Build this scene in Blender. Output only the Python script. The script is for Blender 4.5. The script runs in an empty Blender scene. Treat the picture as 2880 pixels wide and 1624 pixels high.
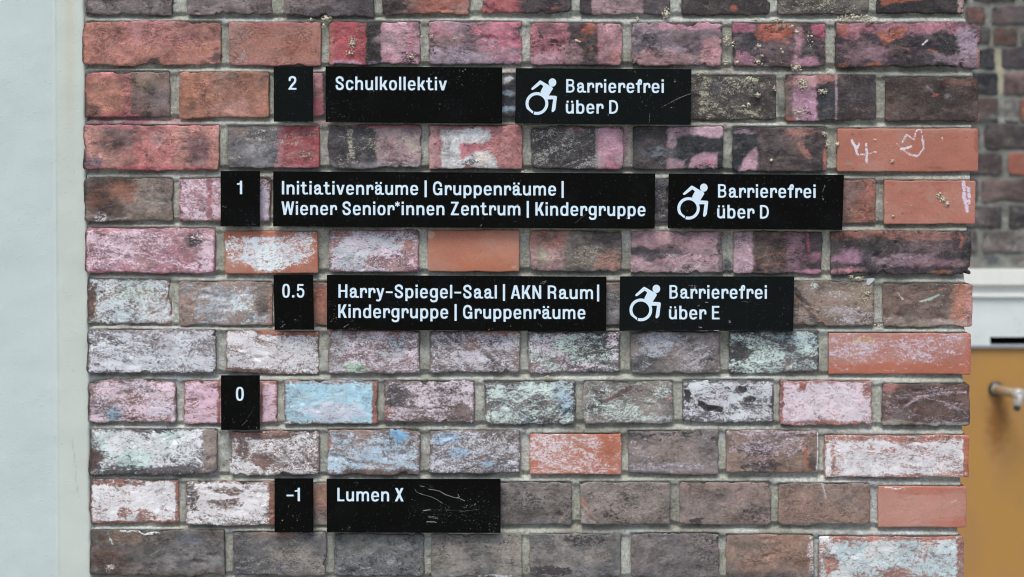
import bpy, math, random
import numpy as np
from mathutils import Matrix, Vector

# ------------------------------------------------------------------ camera, world, sun
scene = bpy.context.scene
COL = scene.collection
DIST, MPP = 2.2, 0.00045                 # distance to the wall, metres per photo pixel on it
F = DIST / MPP                            # focal length in photo pixels
ZC = 1.50
PITCH, YAW, ROLL = math.radians(4.4), 0.0163, 0.0050
f = np.array([-math.sin(YAW) * math.cos(PITCH), math.cos(YAW) * math.cos(PITCH), -math.sin(PITCH)])
r = np.cross(f, [0, 0, 1.0]); r /= np.linalg.norm(r)
u = np.cross(r, f)
R_ = r * math.cos(ROLL) + u * math.sin(ROLL)
U_ = u * math.cos(ROLL) - r * math.sin(ROLL)
CAMP = np.array([0, 0, ZC]) - f * DIST
cam_d = bpy.data.cameras.new('camera')
cam = bpy.data.objects.new('camera', cam_d); COL.objects.link(cam)
m = Matrix(((R_[0], U_[0], -f[0], CAMP[0]), (R_[1], U_[1], -f[1], CAMP[1]), (R_[2], U_[2], -f[2], CAMP[2]), (0, 0, 0, 1)))
cam.matrix_world = m
cam_d.sensor_width = 36
cam_d.lens = 36 * F / 2880
cam_d.clip_start, cam_d.clip_end = 0.05, 500
cam_d.dof.use_dof = True
cam_d.dof.focus_distance = DIST
cam_d.dof.aperture_fstop = 6.3
scene.camera = cam
scene.cycles.pixel_filter_type = 'BLACKMAN_HARRIS'; scene.cycles.filter_width = 1.05

SUN_EL, SUN_AZ = math.radians(64), math.radians(198)      # azimuth from +Y (north) clockwise
w = bpy.data.worlds.new('World'); scene.world = w; w.use_nodes = True
nt = w.node_tree; bg = nt.nodes['Background']
sky = nt.nodes.new('ShaderNodeTexSky'); sky.sky_type = 'NISHITA'; sky.sun_disc = False
sky.sun_elevation = SUN_EL; sky.sun_rotation = SUN_AZ; sky.air_density = 1.0; sky.dust_density = 4.0; sky.ozone_density = 1.0
nt.links.new(sky.outputs[0], bg.inputs[0]); bg.inputs[1].default_value = 0.10
sun_d = bpy.data.lights.new('sun', 'SUN'); sun_d.energy = 1.5; sun_d.angle = math.radians(24); sun_d.color = (1, 0.94, 0.86)
sun = bpy.data.objects.new('sun', sun_d); COL.objects.link(sun)
sd = Vector((math.sin(SUN_AZ) * math.cos(SUN_EL), math.cos(SUN_AZ) * math.cos(SUN_EL), math.sin(SUN_EL)))
sun.rotation_euler = sd.to_track_quat('Z', 'Y').to_euler()
vs = scene.view_settings
vs.view_transform = 'Standard'; vs.look = 'None'; vs.gamma = 1; vs.exposure = 0.66

rng = np.random.default_rng(7)
random.seed(7)

def unproj(px, py, y0=0.0):
    px = np.asarray(px, float); py = np.asarray(py, float)
    d = f[None] + R_[None] * ((px.ravel() - 1440) / F)[:, None] - U_[None] * ((py.ravel() - 812) / F)[:, None]
    t = (np.asarray(y0, float).ravel() - CAMP[1]) / d[:, 1]
    return CAMP[None] + d * t[:, None]

# ------------------------------------------------------------------ noise
TAB = rng.random((256, 256))
def vn(x, y):
    xi = np.floor(x).astype(int); yi = np.floor(y).astype(int)
    fx = x - xi; fy = y - yi
    fx = fx * fx * (3 - 2 * fx); fy = fy * fy * (3 - 2 * fy)
    a = TAB[xi & 255, yi & 255]; b = TAB[(xi + 1) & 255, yi & 255]
    c = TAB[xi & 255, (yi + 1) & 255]; d = TAB[(xi + 1) & 255, (yi + 1) & 255]
    return (a * (1 - fx) + b * fx) * (1 - fy) + (c * (1 - fx) + d * fx) * fy
def fbm(x, y, s, o=4, seed=0, g=.55):
    """value noise in -1..1, s = size of the largest features in pixels"""
    v = 0; amp = 1; tot = 0
    for k in range(o):
        v = v + amp * (vn(x / s * 2**k + seed * 17.3 + 31 * k, y / s * 2**k + seed * 9.1 + 57 * k) * 2 - 1)
        tot += amp; amp *= g
    return v / tot
def sstep(a, b, x):
    t = np.clip((x - a) / (b - a), 0, 1); return t * t * (3 - 2 * t)
def lin(h):
    if isinstance(h, str):
        c = [int(h[i:i + 2], 16) / 255 for i in (0, 2, 4)]
    else: c = [v / 255 for v in h]
    return np.array([v / 12.92 if v <= .04045 else ((v + .055) / 1.055)**2.4 for v in c])

# ------------------------------------------------------------------ objects
def link(name, mesh, mat=None, parent=None):
    o = bpy.data.objects.new(name, mesh); COL.objects.link(o)
    if mat and not mesh.materials: mesh.materials.append(mat)
    if parent: o.parent = parent
    return o
def thing(name, label, cat, loc, group=None):
    o = bpy.data.objects.new(name, None); COL.objects.link(o); o.location = loc
    o.empty_display_size = .05
    o['label'] = label; o['category'] = cat
    if group: o['group'] = group
    return o
def mesh_np(name, V, Fq, smooth=True, attrs=None, origin=None):
    me = bpy.data.meshes.new(name)
    if isinstance(V, list): V = np.array(V)
    if origin is not None: V = V - np.asarray(origin)[None]
    if isinstance(Fq, np.ndarray): 
        n = len(Fq); k = Fq.shape[1]
        me.vertices.add(len(V)); me.vertices.foreach_set('co', V.astype(np.float32).ravel())
        me.loops.add(n * k); me.loops.foreach_set('vertex_index', Fq.astype(np.int32).ravel())
        me.polygons.add(n); me.polygons.foreach_set('loop_start', np.arange(0, n * k, k, dtype=np.int32))
        me.update(calc_edges=True)
    else:
        me.from_pydata([tuple(v) for v in V], [], Fq)
    me.polygons.foreach_set('use_smooth', [smooth] * len(me.polygons))
    for nm, arr in (attrs or {}).items():
        a = me.attributes.new(nm, 'FLOAT_COLOR', 'POINT')
        a.data.foreach_set('color', arr.astype(np.float32).ravel())
    me.validate(); me.update()
    return me

# ------------------------------------------------------------------ node materials
class NT:
    def __init__(s, name):
        s.m = bpy.data.materials.new(name); s.m.use_nodes = True; s.t = s.m.node_tree
        s.b = s.t.nodes['Principled BSDF']
    def n(s, kind, **kw):
        x = s.t.nodes.new('ShaderNode' + kind)
        for k, v in kw.items(): setattr(x, k, v)
        return x
    def l(s, a, b): s.t.links.new(a, b)
    def noise(s, vec, scale, detail=4, rough=.55, dist=0):
        x = s.n('TexNoise'); s.l(vec, x.inputs['Vector'])
        x.inputs['Scale'].default_value = scale; x.inputs['Detail'].default_value = detail
        x.inputs['Roughness'].default_value = rough; x.inputs['Distortion'].default_value = dist
        return x.outputs[0]
    def scale(s, vec, v):
        x = s.n('VectorMath', operation='MULTIPLY'); s.l(vec, x.inputs[0]); x.inputs[1].default_value = v
        return x.outputs[0]
    def ma(s, op, a, b=None, c=None, clamp=False):
        x = s.n('Math', operation=op); x.use_clamp = clamp
        for i, v in enumerate((a, b, c)):
            if v is None: continue
            if isinstance(v, (int, float)): x.inputs[i].default_value = v
            else: s.l(v, x.inputs[i])
        return x.outputs[0]
    def mix(s, fac, a, b, mode='MIX'):
        x = s.n('Mix', data_type='RGBA', blend_type=mode)
        for k, v in ((0, fac), (6, a), (7, b)):
            if isinstance(v, (int, float)): x.inputs[k].default_value = v
            elif isinstance(v, (tuple, list, np.ndarray)): x.inputs[k].default_value = (*v[:3], 1)
            else: s.l(v, x.inputs[k])
        return x.outputs[2]
    def rng(s, v, a, b, c=0., d=1.):
        x = s.n('MapRange', interpolation_type='SMOOTHSTEP'); s.l(v, x.inputs[0])
        for i, q in enumerate((a, b, c, d)): x.inputs[i + 1].default_value = q
        return x.outputs[0]
    def bump(s, h, strength, dist, normal=None):
        x = s.n('Bump'); x.inputs['Strength'].default_value = strength; x.inputs['Distance'].default_value = dist
        s.l(h, x.inputs['Height'])
        if normal: s.l(normal, x.inputs['Normal'])
        return x.outputs[0]
    def attr(s, n):
        x = s.n('Attribute', attribute_name=n); return x.outputs['Color'], x.outputs['Alpha']
    def pos(s): return s.n('NewGeometry').outputs['Position']

def brick_material(name, relief=1.0):
    q = NT(name); P = q.pos()
    base, soot = q.attr('base'); chk, dens = q.attr('chalk')
    # grain of the fired clay
    g1 = q.noise(q.scale(P, (1, 1, 1.45)), 260, 9, .80, .7)
    g2 = q.noise(q.scale(P, (1, 1, 1.6)), 1100, 3, .6)
    lo, hi = 1 - .30 * relief - .03, 1.08 + .36 * relief + .03
    k = q.ma('ADD', q.rng(g1, .28, .72, lo, hi), q.rng(g2, .3, .7, -.22, .22))
    kc = q.n('CombineColor'); [q.l(k, kc.inputs[i]) for i in range(3)]
    c = q.mix(1.0, base, kc.outputs[0], 'MULTIPLY')
    # hue drift
    hn = q.noise(q.scale(P, (1, 1, 1.7)), 55, 5, .65)
    c = q.mix(q.rng(hn, .5, .72, 0, .08 + .24 * relief), c, lin('a0938d'))
    c = q.mix(q.rng(q.noise(P, 130, 5, .7), .60, .72, 0, .10 + .1 * relief), c, lin('6d5048'))
    # folds, creases and pits
    cr = q.noise(q.scale(P, (.8, 1, 1.3)), 75, 7, .66, 1.6)
    crd = q.ma('ABSOLUTE', q.ma('SUBTRACT', cr, .5))
    where = q.rng(q.noise(P, 30, 3, .5), .46, .6)
    crease = q.ma('MULTIPLY', q.rng(crd, .002, .020, 1, 0), where)
    pit = q.rng(q.noise(q.scale(P, (.8, 1, 1.7)), 420, 5, .7, 1.2), .34, .40, 1, 0)
    c = q.mix(q.ma('MULTIPLY', pit, .44 * relief + .05), c, lin('2c2a2c'))
    c = q.mix(q.ma('MULTIPLY', crease, .62 * relief), c, lin('302d2f'))
    fl = q.ma('ABSOLUTE', q.ma('SUBTRACT', q.noise(q.scale(P, (.9, 1, 1.4)), 210, 6, .72, 2.2), .5))
    flw = q.rng(q.noise(P, 48, 4, .6), .44, .60)
    fil = q.ma('MULTIPLY', q.rng(fl, .004, .026, 1, 0), flw)
    c = q.mix(q.ma('MULTIPLY', fil, .34 * relief + .03), c, lin('c4bdb8'))
    # sooty skin broken into flakes
    sn = q.noise(q.scale(P, (1, 1, 1.5)), 190, 8, .74, .7)
    sm = q.ma('ADD', q.ma('MULTIPLY', q.ma('SUBTRACT', sn, .5), 3.6), q.ma('SUBTRACT', soot, .5))
    sm = q.rng(sm, -.1, .16)
    c = q.mix(q.ma('MULTIPLY', sm, .85), c, lin('3d3c41'))
    # pale dust specks
    sp = q.rng(q.noise(P, 620, 3, .6), .64, .72)
    c = q.mix(q.ma('MULTIPLY', sp, .15 + .38 * relief), c, lin('b5b4ae'))
    # chalk rubbed over the high spots
    n1 = q.noise(q.scale(P, (1, 1, 1.3)), 360, 9, .74, 1.3)
    n2 = q.noise(q.scale(P, (.6, 1, 1.25)), 120, 5, .65, 1.0)
    nn = q.ma('ADD', q.ma('MULTIPLY', q.ma('SUBTRACT', n1, .5), 6.5), q.ma('MULTIPLY', q.ma('SUBTRACT', n2, .5), 2.4))
    nn = q.ma('SUBTRACT', nn, q.ma('ADD', q.ma('MULTIPLY', crease, .5 * relief), q.ma('MULTIPLY', pit, .25)))
    cm = q.ma('ADD', nn, q.ma('MULTIPLY', q.ma('SUBTRACT', q.ma('MINIMUM', dens, .84), .455), 1.7))
    veil = q.ma('MULTIPLY', q.ma('POWER', q.ma('MAXIMUM', dens, 0.0), 1.6), .15)
    c = q.mix(veil, c, chk)
    thick = q.rng(cm, -.05, .22); thin = q.rng(cm, -.5, .05)
    on = q.rng(dens, .02, .12)
    cmask = q.ma('MULTIPLY', on, q.ma('ADD', q.ma('MULTIPLY', thick, .88), q.ma('MULTIPLY', thin, .11)))
    c = q.mix(cmask, c, chk)
    q.l(c, q.b.inputs['Base Color'])
    q.b.inputs['Roughness'].default_value = .84
    q.b.inputs['Specular IOR Level'].default_value = .34
    ridge = q.rng(crd, 0, .12, 0, 1)
    h = q.ma('ADD', q.ma('ADD', q.ma('ADD', g1, q.ma('MULTIPLY', fil, .25)), q.ma('MULTIPLY', g2, .22)), q.ma('MULTIPLY', cmask, .14))
    h = q.ma('SUBTRACT', h, q.ma('ADD', q.ma('MULTIPLY', pit, .3), q.ma('MULTIPLY', crease, .5)))
    h = q.ma('ADD', h, q.ma('MULTIPLY', q.ma('MULTIPLY', ridge, where), .3))
    q.l(q.bump(h, .72 * relief, .0019), q.b.inputs['Normal'])
    return q.m
M_ROUGH = brick_material('rough_brick', 1.0)
M_SMOOTH = brick_material('smooth_brick', .16)

def mortar_material():
    q = NT('mortar'); P = q.pos(); base, dirt = q.attr('base')
    g1 = q.noise(P, 260, 7, .75); g2 = q.noise(P, 1300, 3, .7); g3 = q.noise(P, 45, 4, .6)
    k = q.ma('ADD', q.rng(g1, .3, .7, .62, 1.34), q.rng(g2, .32, .68, -.24, .24))
    kc = q.n('CombineColor'); [q.l(k, kc.inputs[i]) for i in range(3)]
    c = q.mix(1.0, base, kc.outputs[0], 'MULTIPLY')
    dm = q.ma('ADD', q.ma('MULTIPLY', q.ma('SUBTRACT', g1, .5), 2.5), q.ma('SUBTRACT', dirt, .5))
    c = q.mix(q.ma('MULTIPLY', q.rng(dm, -.1, .25), .75), c, lin('4d4c46'))
    pit = q.rng(q.noise(P, 700, 3, .6), .30, .37, 1, 0)
    c = q.mix(q.ma('MULTIPLY', pit, .6), c, lin('3c3c38'))
    c = q.mix(q.ma('MULTIPLY', q.rng(g3, .52, .68), .3), c, lin('b8c0ba'))
    q.l(c, q.b.inputs['Base Color']); q.b.inputs['Roughness'].default_value = .95
    q.b.inputs['Specular IOR Level'].default_value = .15
    q.l(q.bump(q.ma('ADD', g1, q.ma('MULTIPLY', g2, .5)), .9, .0022), q.b.inputs['Normal'])
    return q.m
M_MORTAR = mortar_material()

def simple(name, col, rough=.8, spec=.3, nscale=0, namp=.1, bumpd=0, metal=0, bscale=None):
    q = NT(name); P = q.pos()
    c = lin(col)
    if nscale:
        g = q.noise(P, nscale, 5, .6)
        k = q.rng(g, .3, .7, 1 - namp, 1 + namp)
        kc = q.n('CombineColor'); [q.l(k, kc.inputs[i]) for i in range(3)]
        q.l(q.mix(1.0, tuple(c), kc.outputs[0], 'MULTIPLY'), q.b.inputs['Base Color'])
        if bumpd:
            g = q.noise(P, bscale or nscale, 4, .6)
            q.l(q.bump(g, .6, bumpd), q.b.inputs['Normal'])
    else: q.b.inputs['Base Color'].default_value = (*c, 1)
    q.b.inputs['Roughness'].default_value = rough; q.b.inputs['Specular IOR Level'].default_value = spec
    q.b.inputs['Metallic'].default_value = metal
    return q.m

def plaster_material():
    q = NT('painted_plaster'); P = q.pos(); base, dirt = q.attr('base')
    g3 = q.noise(q.scale(P, (1, 1, .45)), 9, 4, .6); g1 = q.noise(P, 380, 4, .6); g2 = q.noise(P, 900, 3, .6)
    k = q.rng(g3, .3, .7, .965, 1.03)
    kc = q.n('CombineColor'); [q.l(k, kc.inputs[i]) for i in range(3)]
    c = q.mix(1.0, base, kc.outputs[0], 'MULTIPLY')
    pit = q.rng(q.noise(P, 190, 2, .5), .215, .245, 1, 0)
    c = q.mix(q.ma('MULTIPLY', pit, .35), c, lin('8d958c'))
    q.l(c, q.b.inputs['Base Color']); q.b.inputs['Roughness'].default_value = .7; q.b.inputs['Specular IOR Level'].default_value = .3
    bl = q.rng(g1, .56, .72)
    q.l(q.bump(q.ma('ADD', q.ma('MULTIPLY', bl, .8), q.ma('MULTIPLY', g2, .35)), .45, .0006), q.b.inputs['Normal'])
    return q.m
M_PLASTER = plaster_material()
M_LUMP = simple('mortar_lump', 'b9b6a4', .95, .1, 700, .4, .0008)
M_PRINT = simple('white_print', 'd3eafa', .45, .4)
M_SCUFF_GLINT = simple('scuff_and_highlight', 'a2a5a0', .8, .2)
M_SCUFF_GLINT2 = simple('faint_scuff_and_highlight', '4e5252', .8, .2)
def plate_material(name, col):
    q = NT(name); P = q.pos()
    g = q.noise(P, 30, 5, .6); s = q.noise(q.scale(P, (1, 1, .6)), 800, 2, .5)
    c = q.mix(q.ma('MULTIPLY', q.rng(s, .71, .76), .5), tuple(lin(col)), lin('8a8f8f'))
    c = q.mix(q.ma('MULTIPLY', q.rng(g, .5, .75), .06), c, lin('30373b'))
    q.l(c, q.b.inputs['Base Color'])
    q.l(q.rng(g, .3, .7, .28, .42), q.b.inputs['Roughness']); q.b.inputs['Specular IOR Level'].default_value = .05
    return q.m
M_PLATE = plate_material('black_lacquer', '0b0c0c')
M_PLATE2 = plate_material('black_lacquer_grey', '121616')

# ------------------------------------------------------------------ paint commands, u v = fractions of the brick
def E(u, v, ru, rv, c, a=.9, soft=.35, wob=.75): return ('E', u, v, ru, rv, c, a, soft, wob)
def Rr(u0, v0, u1, v1, c, a=.9, soft=5, wob=5): return ('R', u0, v0, u1, v1, c, a, soft, wob)
def Pp(pts, c, a=.95, soft=4, wob=4): return ('P', pts, c, a, soft, wob)
def L(pts, wd, c, a=.9, wob=2): return ('L', pts, wd, c, a, wob)
# c may be a colour string, ('K', density, colour) for chalk, ('S', amount) for soot

def seg_dist(X, Y, pts):
    d = np.full(X.shape, 1e9)
    for (x0, y0), (x1, y1) in zip(pts[:-1], pts[1:]):
        dx, dy = x1 - x0, y1 - y0
        t = np.clip(((X - x0) * dx + (Y - y0) * dy) / (dx * dx + dy * dy + 1e-9), 0, 1)
        d = np.minimum(d, np.hypot(X - x0 - t * dx, Y - y0 - t * dy))
    return d
def inpoly(X, Y, pts):
    ins = np.zeros(X.shape, bool); n = len(pts)
    for i in range(n):
        x0, y0 = pts[i]; x1, y1 = pts[(i + 1) % n]
        if y0 == y1: continue
        c = ((y0 > Y) != (y1 > Y)) & (X < (x1 - x0) * (Y - y0) / (y1 - y0) + x0)
        ins ^= c
    return ins
def op_mask(op, X, Y, bx, seed):
    x0, y0, x1, y1 = bx; W, H = x1 - x0, y1 - y0
    nz = fbm(X, Y, 34, 4, seed) ; nf = fbm(X, Y, 11, 3, seed + 3)
    t = op[0]
    if t == 'E':
        _, u_, v_, ru, rv, c, a, soft, wob = op
        ns = fbm(X, Y * 2.2, 55, 5, seed + 2, .68)
        d = np.hypot((X - x0 - u_ * W) / (ru * W), (Y - y0 - v_ * H) / (rv * H))
        return 1 - sstep(1 - soft, 1 + soft, d + ns * wob * 1.5 + nf * wob * .55), c, a
    if t == 'R':
        _, a0, b0, a1, b1, c, a, soft, wob = op
        big = 40
        X0 = x0 + a0 * W if a0 > .01 else x0 - big; X1 = x0 + a1 * W if a1 < .99 else x1 + big
        Y0 = y0 + b0 * H if b0 > .01 else y0 - big; Y1 = y0 + b1 * H if b1 < .99 else y1 + big
        Xn = X + nz * wob * .8 + nf * wob; Yn = Y + fbm(X, Y, 30, 4, seed + 9) * wob * 1.5
        d = np.minimum(np.minimum(Xn - X0, X1 - Xn), np.minimum(Yn - Y0, Y1 - Yn))
        return sstep(-soft, soft, d), c, a
    if t == 'P':
        _, pts, c, a, soft, wob = op
        pp = [(x0 + p[0] * W, y0 + p[1] * H) for p in pts]
        Xn = X + nz * wob + nf * wob * .5; Yn = Y + fbm(X, Y, 25, 3, seed + 9) * wob
        ins = inpoly(Xn, Yn, pp); d = seg_dist(Xn, Yn, pp + pp[:1])
        d = np.where(ins, d, -d)
        return sstep(-soft, soft, d), c, a
    if t == 'L':
        _, pts, wd, c, a, wob = op
        pp = [(x0 + p[0] * W, y0 + p[1] * H) for p in pts]
        d = seg_dist(X + nz * wob, Y + nf * wob, pp)
        return 1 - sstep(wd * .45, wd * .75, d + nf * wd * .15), c, a
def apply_ops(ops, X, Y, bx, col, soot, chk, dens, seed):
    for i, op in enumerate(ops):
        mk, c, a = op_mask(op, X, Y, bx, seed + i * 1.7)
        if isinstance(c, tuple) and c[0] == 'K':
            dens[:] = dens * (1 - mk) + mk * c[1]
            if len(c) > 2: chk[:] = chk * (1 - mk[:, None]) + mk[:, None] * lin(c[2])
        elif isinstance(c, tuple) and c[0] == 'S':
            soot[:] = soot * (1 - mk) + mk * c[1]
        else:
            k = (mk * a)[:, None]
            col[:] = col * (1 - k) + k * lin(c); soot[:] = soot * (1 - mk * a * .85)

# ------------------------------------------------------------------ the brick wall
wall = thing('brick_wall', 'weathered brick wall end with pink and black paint remains and rubbed white chalk', 'wall', (0, 0, 0))

def build_brick(bx, c1, c2='', mixk=.5, rough=1.0, soot=.0, ch=None, ops=(), step=3.0, end=None, seed=0, parent=wall, dy=None, smooth=None, y_plane=0.0, first=False):
    x0, y0, x1, y1 = bx; W, H = x1 - x0, y1 - y0
    nx, ny = max(6, int(W / step)), max(5, int(H / step))
    # a finer rim catches the rounding of the arrises
    def axis(n, Ln):
        rim = np.array([0, .8, 2.0, 4.0, 7.0]) / Ln
        mid = np.linspace(10 / Ln, 1 - 10 / Ln, n)
        return np.concatenate([rim, mid, 1 - rim[::-1]])
    s = axis(nx, W); t = axis(ny, H)
    S, T = np.meshgrid(s, t); S = S.ravel(); T = T.ravel(); A, B = len(s), len(t)
    X = x0 + S * W; Y = y0 + T * H
    R0 = (5 if rough > .5 else 3) + 12 * rough * rng.random()**2.2
    dxl, dxr = X - x0, x1 - X; dyt, dyb = Y - y0, y1 - Y
    ax = np.minimum(dxl, dxr); ay = np.minimum(dyt, dyb)
    sx = np.where(dxl < dxr, 1, -1); sy = np.where(dyt < dyb, 1, -1)
    incorner = (ax < R0) & (ay < R0)
    uu = np.where(incorner, (R0 - ax) / R0, 0); vv = np.where(incorner, (R0 - ay) / R0, 0)
    u2 = uu * np.sqrt(1 - vv * vv / 2); v2 = vv * np.sqrt(1 - uu * uu / 2)
    Xc = X + sx * (uu - u2) * R0; Yc = Y + sy * (vv - v2) * R0
    d = np.minimum(ax, ay)
    d = np.where(incorner, R0 - np.hypot(u2, v2) * R0, d)
    wv = np.exp(-d / 12)
    amp = (1.5 + 5.8 * rough) * rng.uniform(.4, 1.0)
    # worn, chipped arrises
    e1 = fbm(X, Y, 60, 5, seed + .3, .62); e2 = fbm(X, Y, 60, 5, seed + 5.3, .62)
    chip = np.clip(fbm(X, Y, 38, 3, seed + 8) - .34, 0, 1) * 30 * rough
    Xd = Xc + wv * (e1 * amp + np.where(ax < ay, sx * chip, 0))
    Yd = Yc + wv * (e2 * amp * 1.5 + fbm(X, Y, 16, 3, seed + 7) * 1.6 * rough + np.where(ay <= ax, sy * chip, 0))
    rr = 2.4 + 1.5 * rough
    dd = np.clip(d / rr, 0, 1)
    rnd = (1 - np.sqrt(np.clip(1 - (1 - dd)**2, 0, 1))) * rr * MPP * .8
    rel = fbm(X, Y * 1.5, 95, 3, seed + 2) * .0016 * rough + fbm(X, Y * 1.35, 30, 5, seed + 4, .66) * .0010 * rough
    pitn = fbm(X, Y * 1.4, 44, 3, seed + 6); rel = rel + np.clip(pitn - .38, 0, 1) * .005 * rough
    tiltx, tilty = rng.normal(0, .0009, 2)
    off = rng.normal(-.0004, .0009) if dy is None else dy
    yy = off + rnd + rel + (S - .5) * tiltx + (T - .5) * tilty + np.exp(-d / 8) * .0007 * rough * (1 + e1)
    V = unproj(Xd, Yd, np.full(Xd.shape, y_plane)); V[:, 1] = y_plane + yy
    Fq = []
    idx = np.arange(A * B).reshape(B, A)
    q = np.stack([idx[:-1, :-1], idx[1:, :-1], idx[1:, 1:], idx[:-1, 1:]], -1).reshape(-1, 4)
    # sides
    ring = np.concatenate([idx[0, :], idx[1:, -1], idx[-1, -2::-1], idx[-2:0:-1, 0]])
    depth1 = .010; depth2 = .11 if not end else .115
    n0 = len(V)
    V1 = V[ring].copy(); V1[:, 1] = y_plane + depth1 * .4 + off; 
    cen = V.mean(0); V1[:, 0] += (cen[0] - V1[:, 0]) * .003; V1[:, 2] += (cen[2] - V1[:, 2]) * .006
    V2 = V1.copy(); V2[:, 1] = y_plane + depth2
    V = np.concatenate([V, V1, V2]); m_ = len(ring); ii = np.arange(m_); jj = (ii + 1) % m_
    q2 = np.stack([ring[ii], ring[jj], n0 + jj, n0 + ii], -1); q3 = np.stack([n0 + ii, n0 + jj, n0 + m_ + jj, n0 + m_ + ii], -1)
    Q = np.concatenate([q, q2, q3])
    # colours
    XX = np.concatenate([X, X[ring], X[ring]]); YY = np.concatenate([Y, Y[ring], Y[ring]])
    C1 = lin(c1); C2 = lin(c2 or c1)
    mk = sstep(-.35, .35, fbm(XX, YY * 1.7, 120, 5, seed + 11, .62) + (mixk - .5) * 1.4)[:, None]
    col = C1[None] * (1 - mk) + C2[None] * mk
    st = np.full(len(XX), float(soot)) if soot else np.zeros(len(XX))
    if soot: st += fbm(XX, YY * 1.5, 90, 3, seed + 13) * .45
    if ch:
        chk = np.tile(lin(ch[0]), (len(XX), 1))
        if len(ch) > 2:
            k = sstep(-.15, .25, fbm(XX, YY, 80, 3, seed + 15))[:, None]; chk = chk * (1 - k) + k * lin(ch[2])
        an = [0.12, -.5, .35, -.15, .8][int(seed * 7) % 5]; ca, sa = math.cos(an), math.sin(an)
        us, vs_ = XX * ca + YY * sa, -XX * sa + YY * ca
        dn = ch[1] + .03 + fbm(XX, YY * 1.4, 85, 4, seed + 14) * .30 + fbm(us * .22, vs_, 13, 4, seed + 16, .6) * .42
        if rough > .5 and ch[1] > .3: col = col * .86; st += .10
        dr = np.concatenate([d, np.zeros(2 * m_)])
        dn = dn * sstep(-6, 12, dr) 
        dn = np.clip(dn, 0, 1)
    else:
        chk = np.tile(lin('c8ccce'), (len(XX), 1)); dn = np.zeros(len(XX))
    apply_ops(ops, XX, YY, bx, col, st, chk, dn, seed + 20)
    if first:  # contact shade beside the plaster, painted dark into the left arris
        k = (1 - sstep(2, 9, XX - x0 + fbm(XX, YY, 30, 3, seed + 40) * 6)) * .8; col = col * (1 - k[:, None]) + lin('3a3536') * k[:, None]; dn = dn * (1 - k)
    # fired tone swings within one brick: charcoal patches and paler rubbed ones
    if rough > .5:
        t1 = fbm(XX, YY * 1.5, 62, 5, seed + 50, .66)[:, None]; t2 = fbm(XX, YY * 1.3, 18, 4, seed + 52, .7)[:, None]
        col = col * np.clip(1.04 + .75 * t1 + .40 * t2, .42, 1.7)
        if y0 < 770: lm = col.max(1); col = col * (1 - .26 * (1 - sstep(.06, .22, lm)))[:, None]; st = st + .55 * sstep(.12, .55, fbm(XX, YY * 1.6, 75, 5, seed + 54, .62)) * (.4 + .6 * (x0 > 900))
    else:
        t1 = fbm(XX, YY * 1.3, 110, 5, seed + 50, .62)[:, None]
        col = col * (1 + .16 * t1) ; kk = (sstep(.05, .5, fbm(XX, YY, 90, 5, seed + 55, .6)) * .38)[:, None]; col = col * (1 - kk) + lin('b08d82') * kk
    # worn arris a touch darker with ingrained dirt
    dr = np.concatenate([d, np.zeros(2 * m_)])
    st = st + (1 - sstep(0, 9, dr)) * (.12 if rough > .5 else .04) * (0.5 + fbm(XX, YY, 50, 3, seed + 31))
    lum = col @ np.array([.3, .5, .2]); col = (lum[:, None] + (col - lum[:, None]) * (.84 if rough > .5 else .84)) 
    col = col * ((1 + (((.02 if ch and ch[1] > .3 else .42) if y0 > 770 and y_plane < 1 else .0) * (1 - sstep(.14, .42, col.max(1)))[:, None]) * np.array([.84, 1.10, .86])) if rough > .45 else np.array([.95, .95, .92]))
    base = np.concatenate([np.clip(col, 0.005, .9), np.clip(st, 0, 1.2)[:, None]], 1)
    chalk = np.concatenate([chk, np.clip(dn, 0, 1)[:, None]], 1)
    org = unproj([(x0 + x1) / 2], [(y0 + y1) / 2], [y_plane])[0]
    me = mesh_np('brick', V, Q[:, ::-1], True, {'base': base, 'chalk': chalk}, org)
    mat = M_SMOOTH if (rough < .5 if smooth is None else smooth) else M_ROUGH
    me.flip_normals()
    o = link('brick', me, mat, parent); o.location = org
    return o

K = lambda d, c=None: ('K', d, c) if c else ('K', d)
WH, BLU, SKY_, PNK, MNT, LIL = 'f3f6f9', 'def1f8', 'b9e8fb', 'f2dcea', 'dcf2ee', 'eae2f0'
PINK, MAG, RED, BB, DK, ORG = 'bf8795', 'b2587a', 'a8484f', '2d3842', '4a484c', '9c5a48'
rows = []
rows.append([  # 0
 (241,-75,486,40, '776c6c','504a4e', .5, 1, .25, None, [E(.5,.95,.5,.25,'8d8684',.6)]),
 (523,-75,764,42, '83787a','6b5f60', .4, 1, .15, None, []),
 (800,-75,1051,45, '7b6f71','57525a', .35, 1, .2, None, [E(.9,.8,.15,.4,'4e4c52')]),
 (1075,-75,1323,41, '9a7068','5a5155', .3, 1, .2, None, [E(.1,.8,.2,.3,DK),E(.6,.75,.3,.3,'b06a5c')]),
 (1354,-75,1606,38, 'b05c62','4a484c', .1, .9, 0, None, [Rr(.42,0,1,1,'48464b',.95,10,10),E(.82,.88,.05,.04,ORG)]),
 (1632,-75,1884,41, '9d8a91','a2868e', .5, 1, 0, None, [Rr(0,0,.13,1,'3b3b41'),Rr(.7,0,1,1,'55535a')]),
 (1915,-75,2165,40, '5d5652','47423f', .5, 1, .45, None, [E(.6,.85,.035,.08,'a0583f')]),
 (2187,-75,2445,42, '7a756f','5b5856', .5, 1, .3, ('b9b9a6',.22), []),
 (2468,-75,2714,37, '403c3c','332f2f', .5, 1, .4, None, [Pp([(0,0),(.5,0),(.5,.68),(.3,.7),(.05,.85)],'a85b40'),E(.97,.8,.04,.3,'a58a88')]),
])
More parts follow.
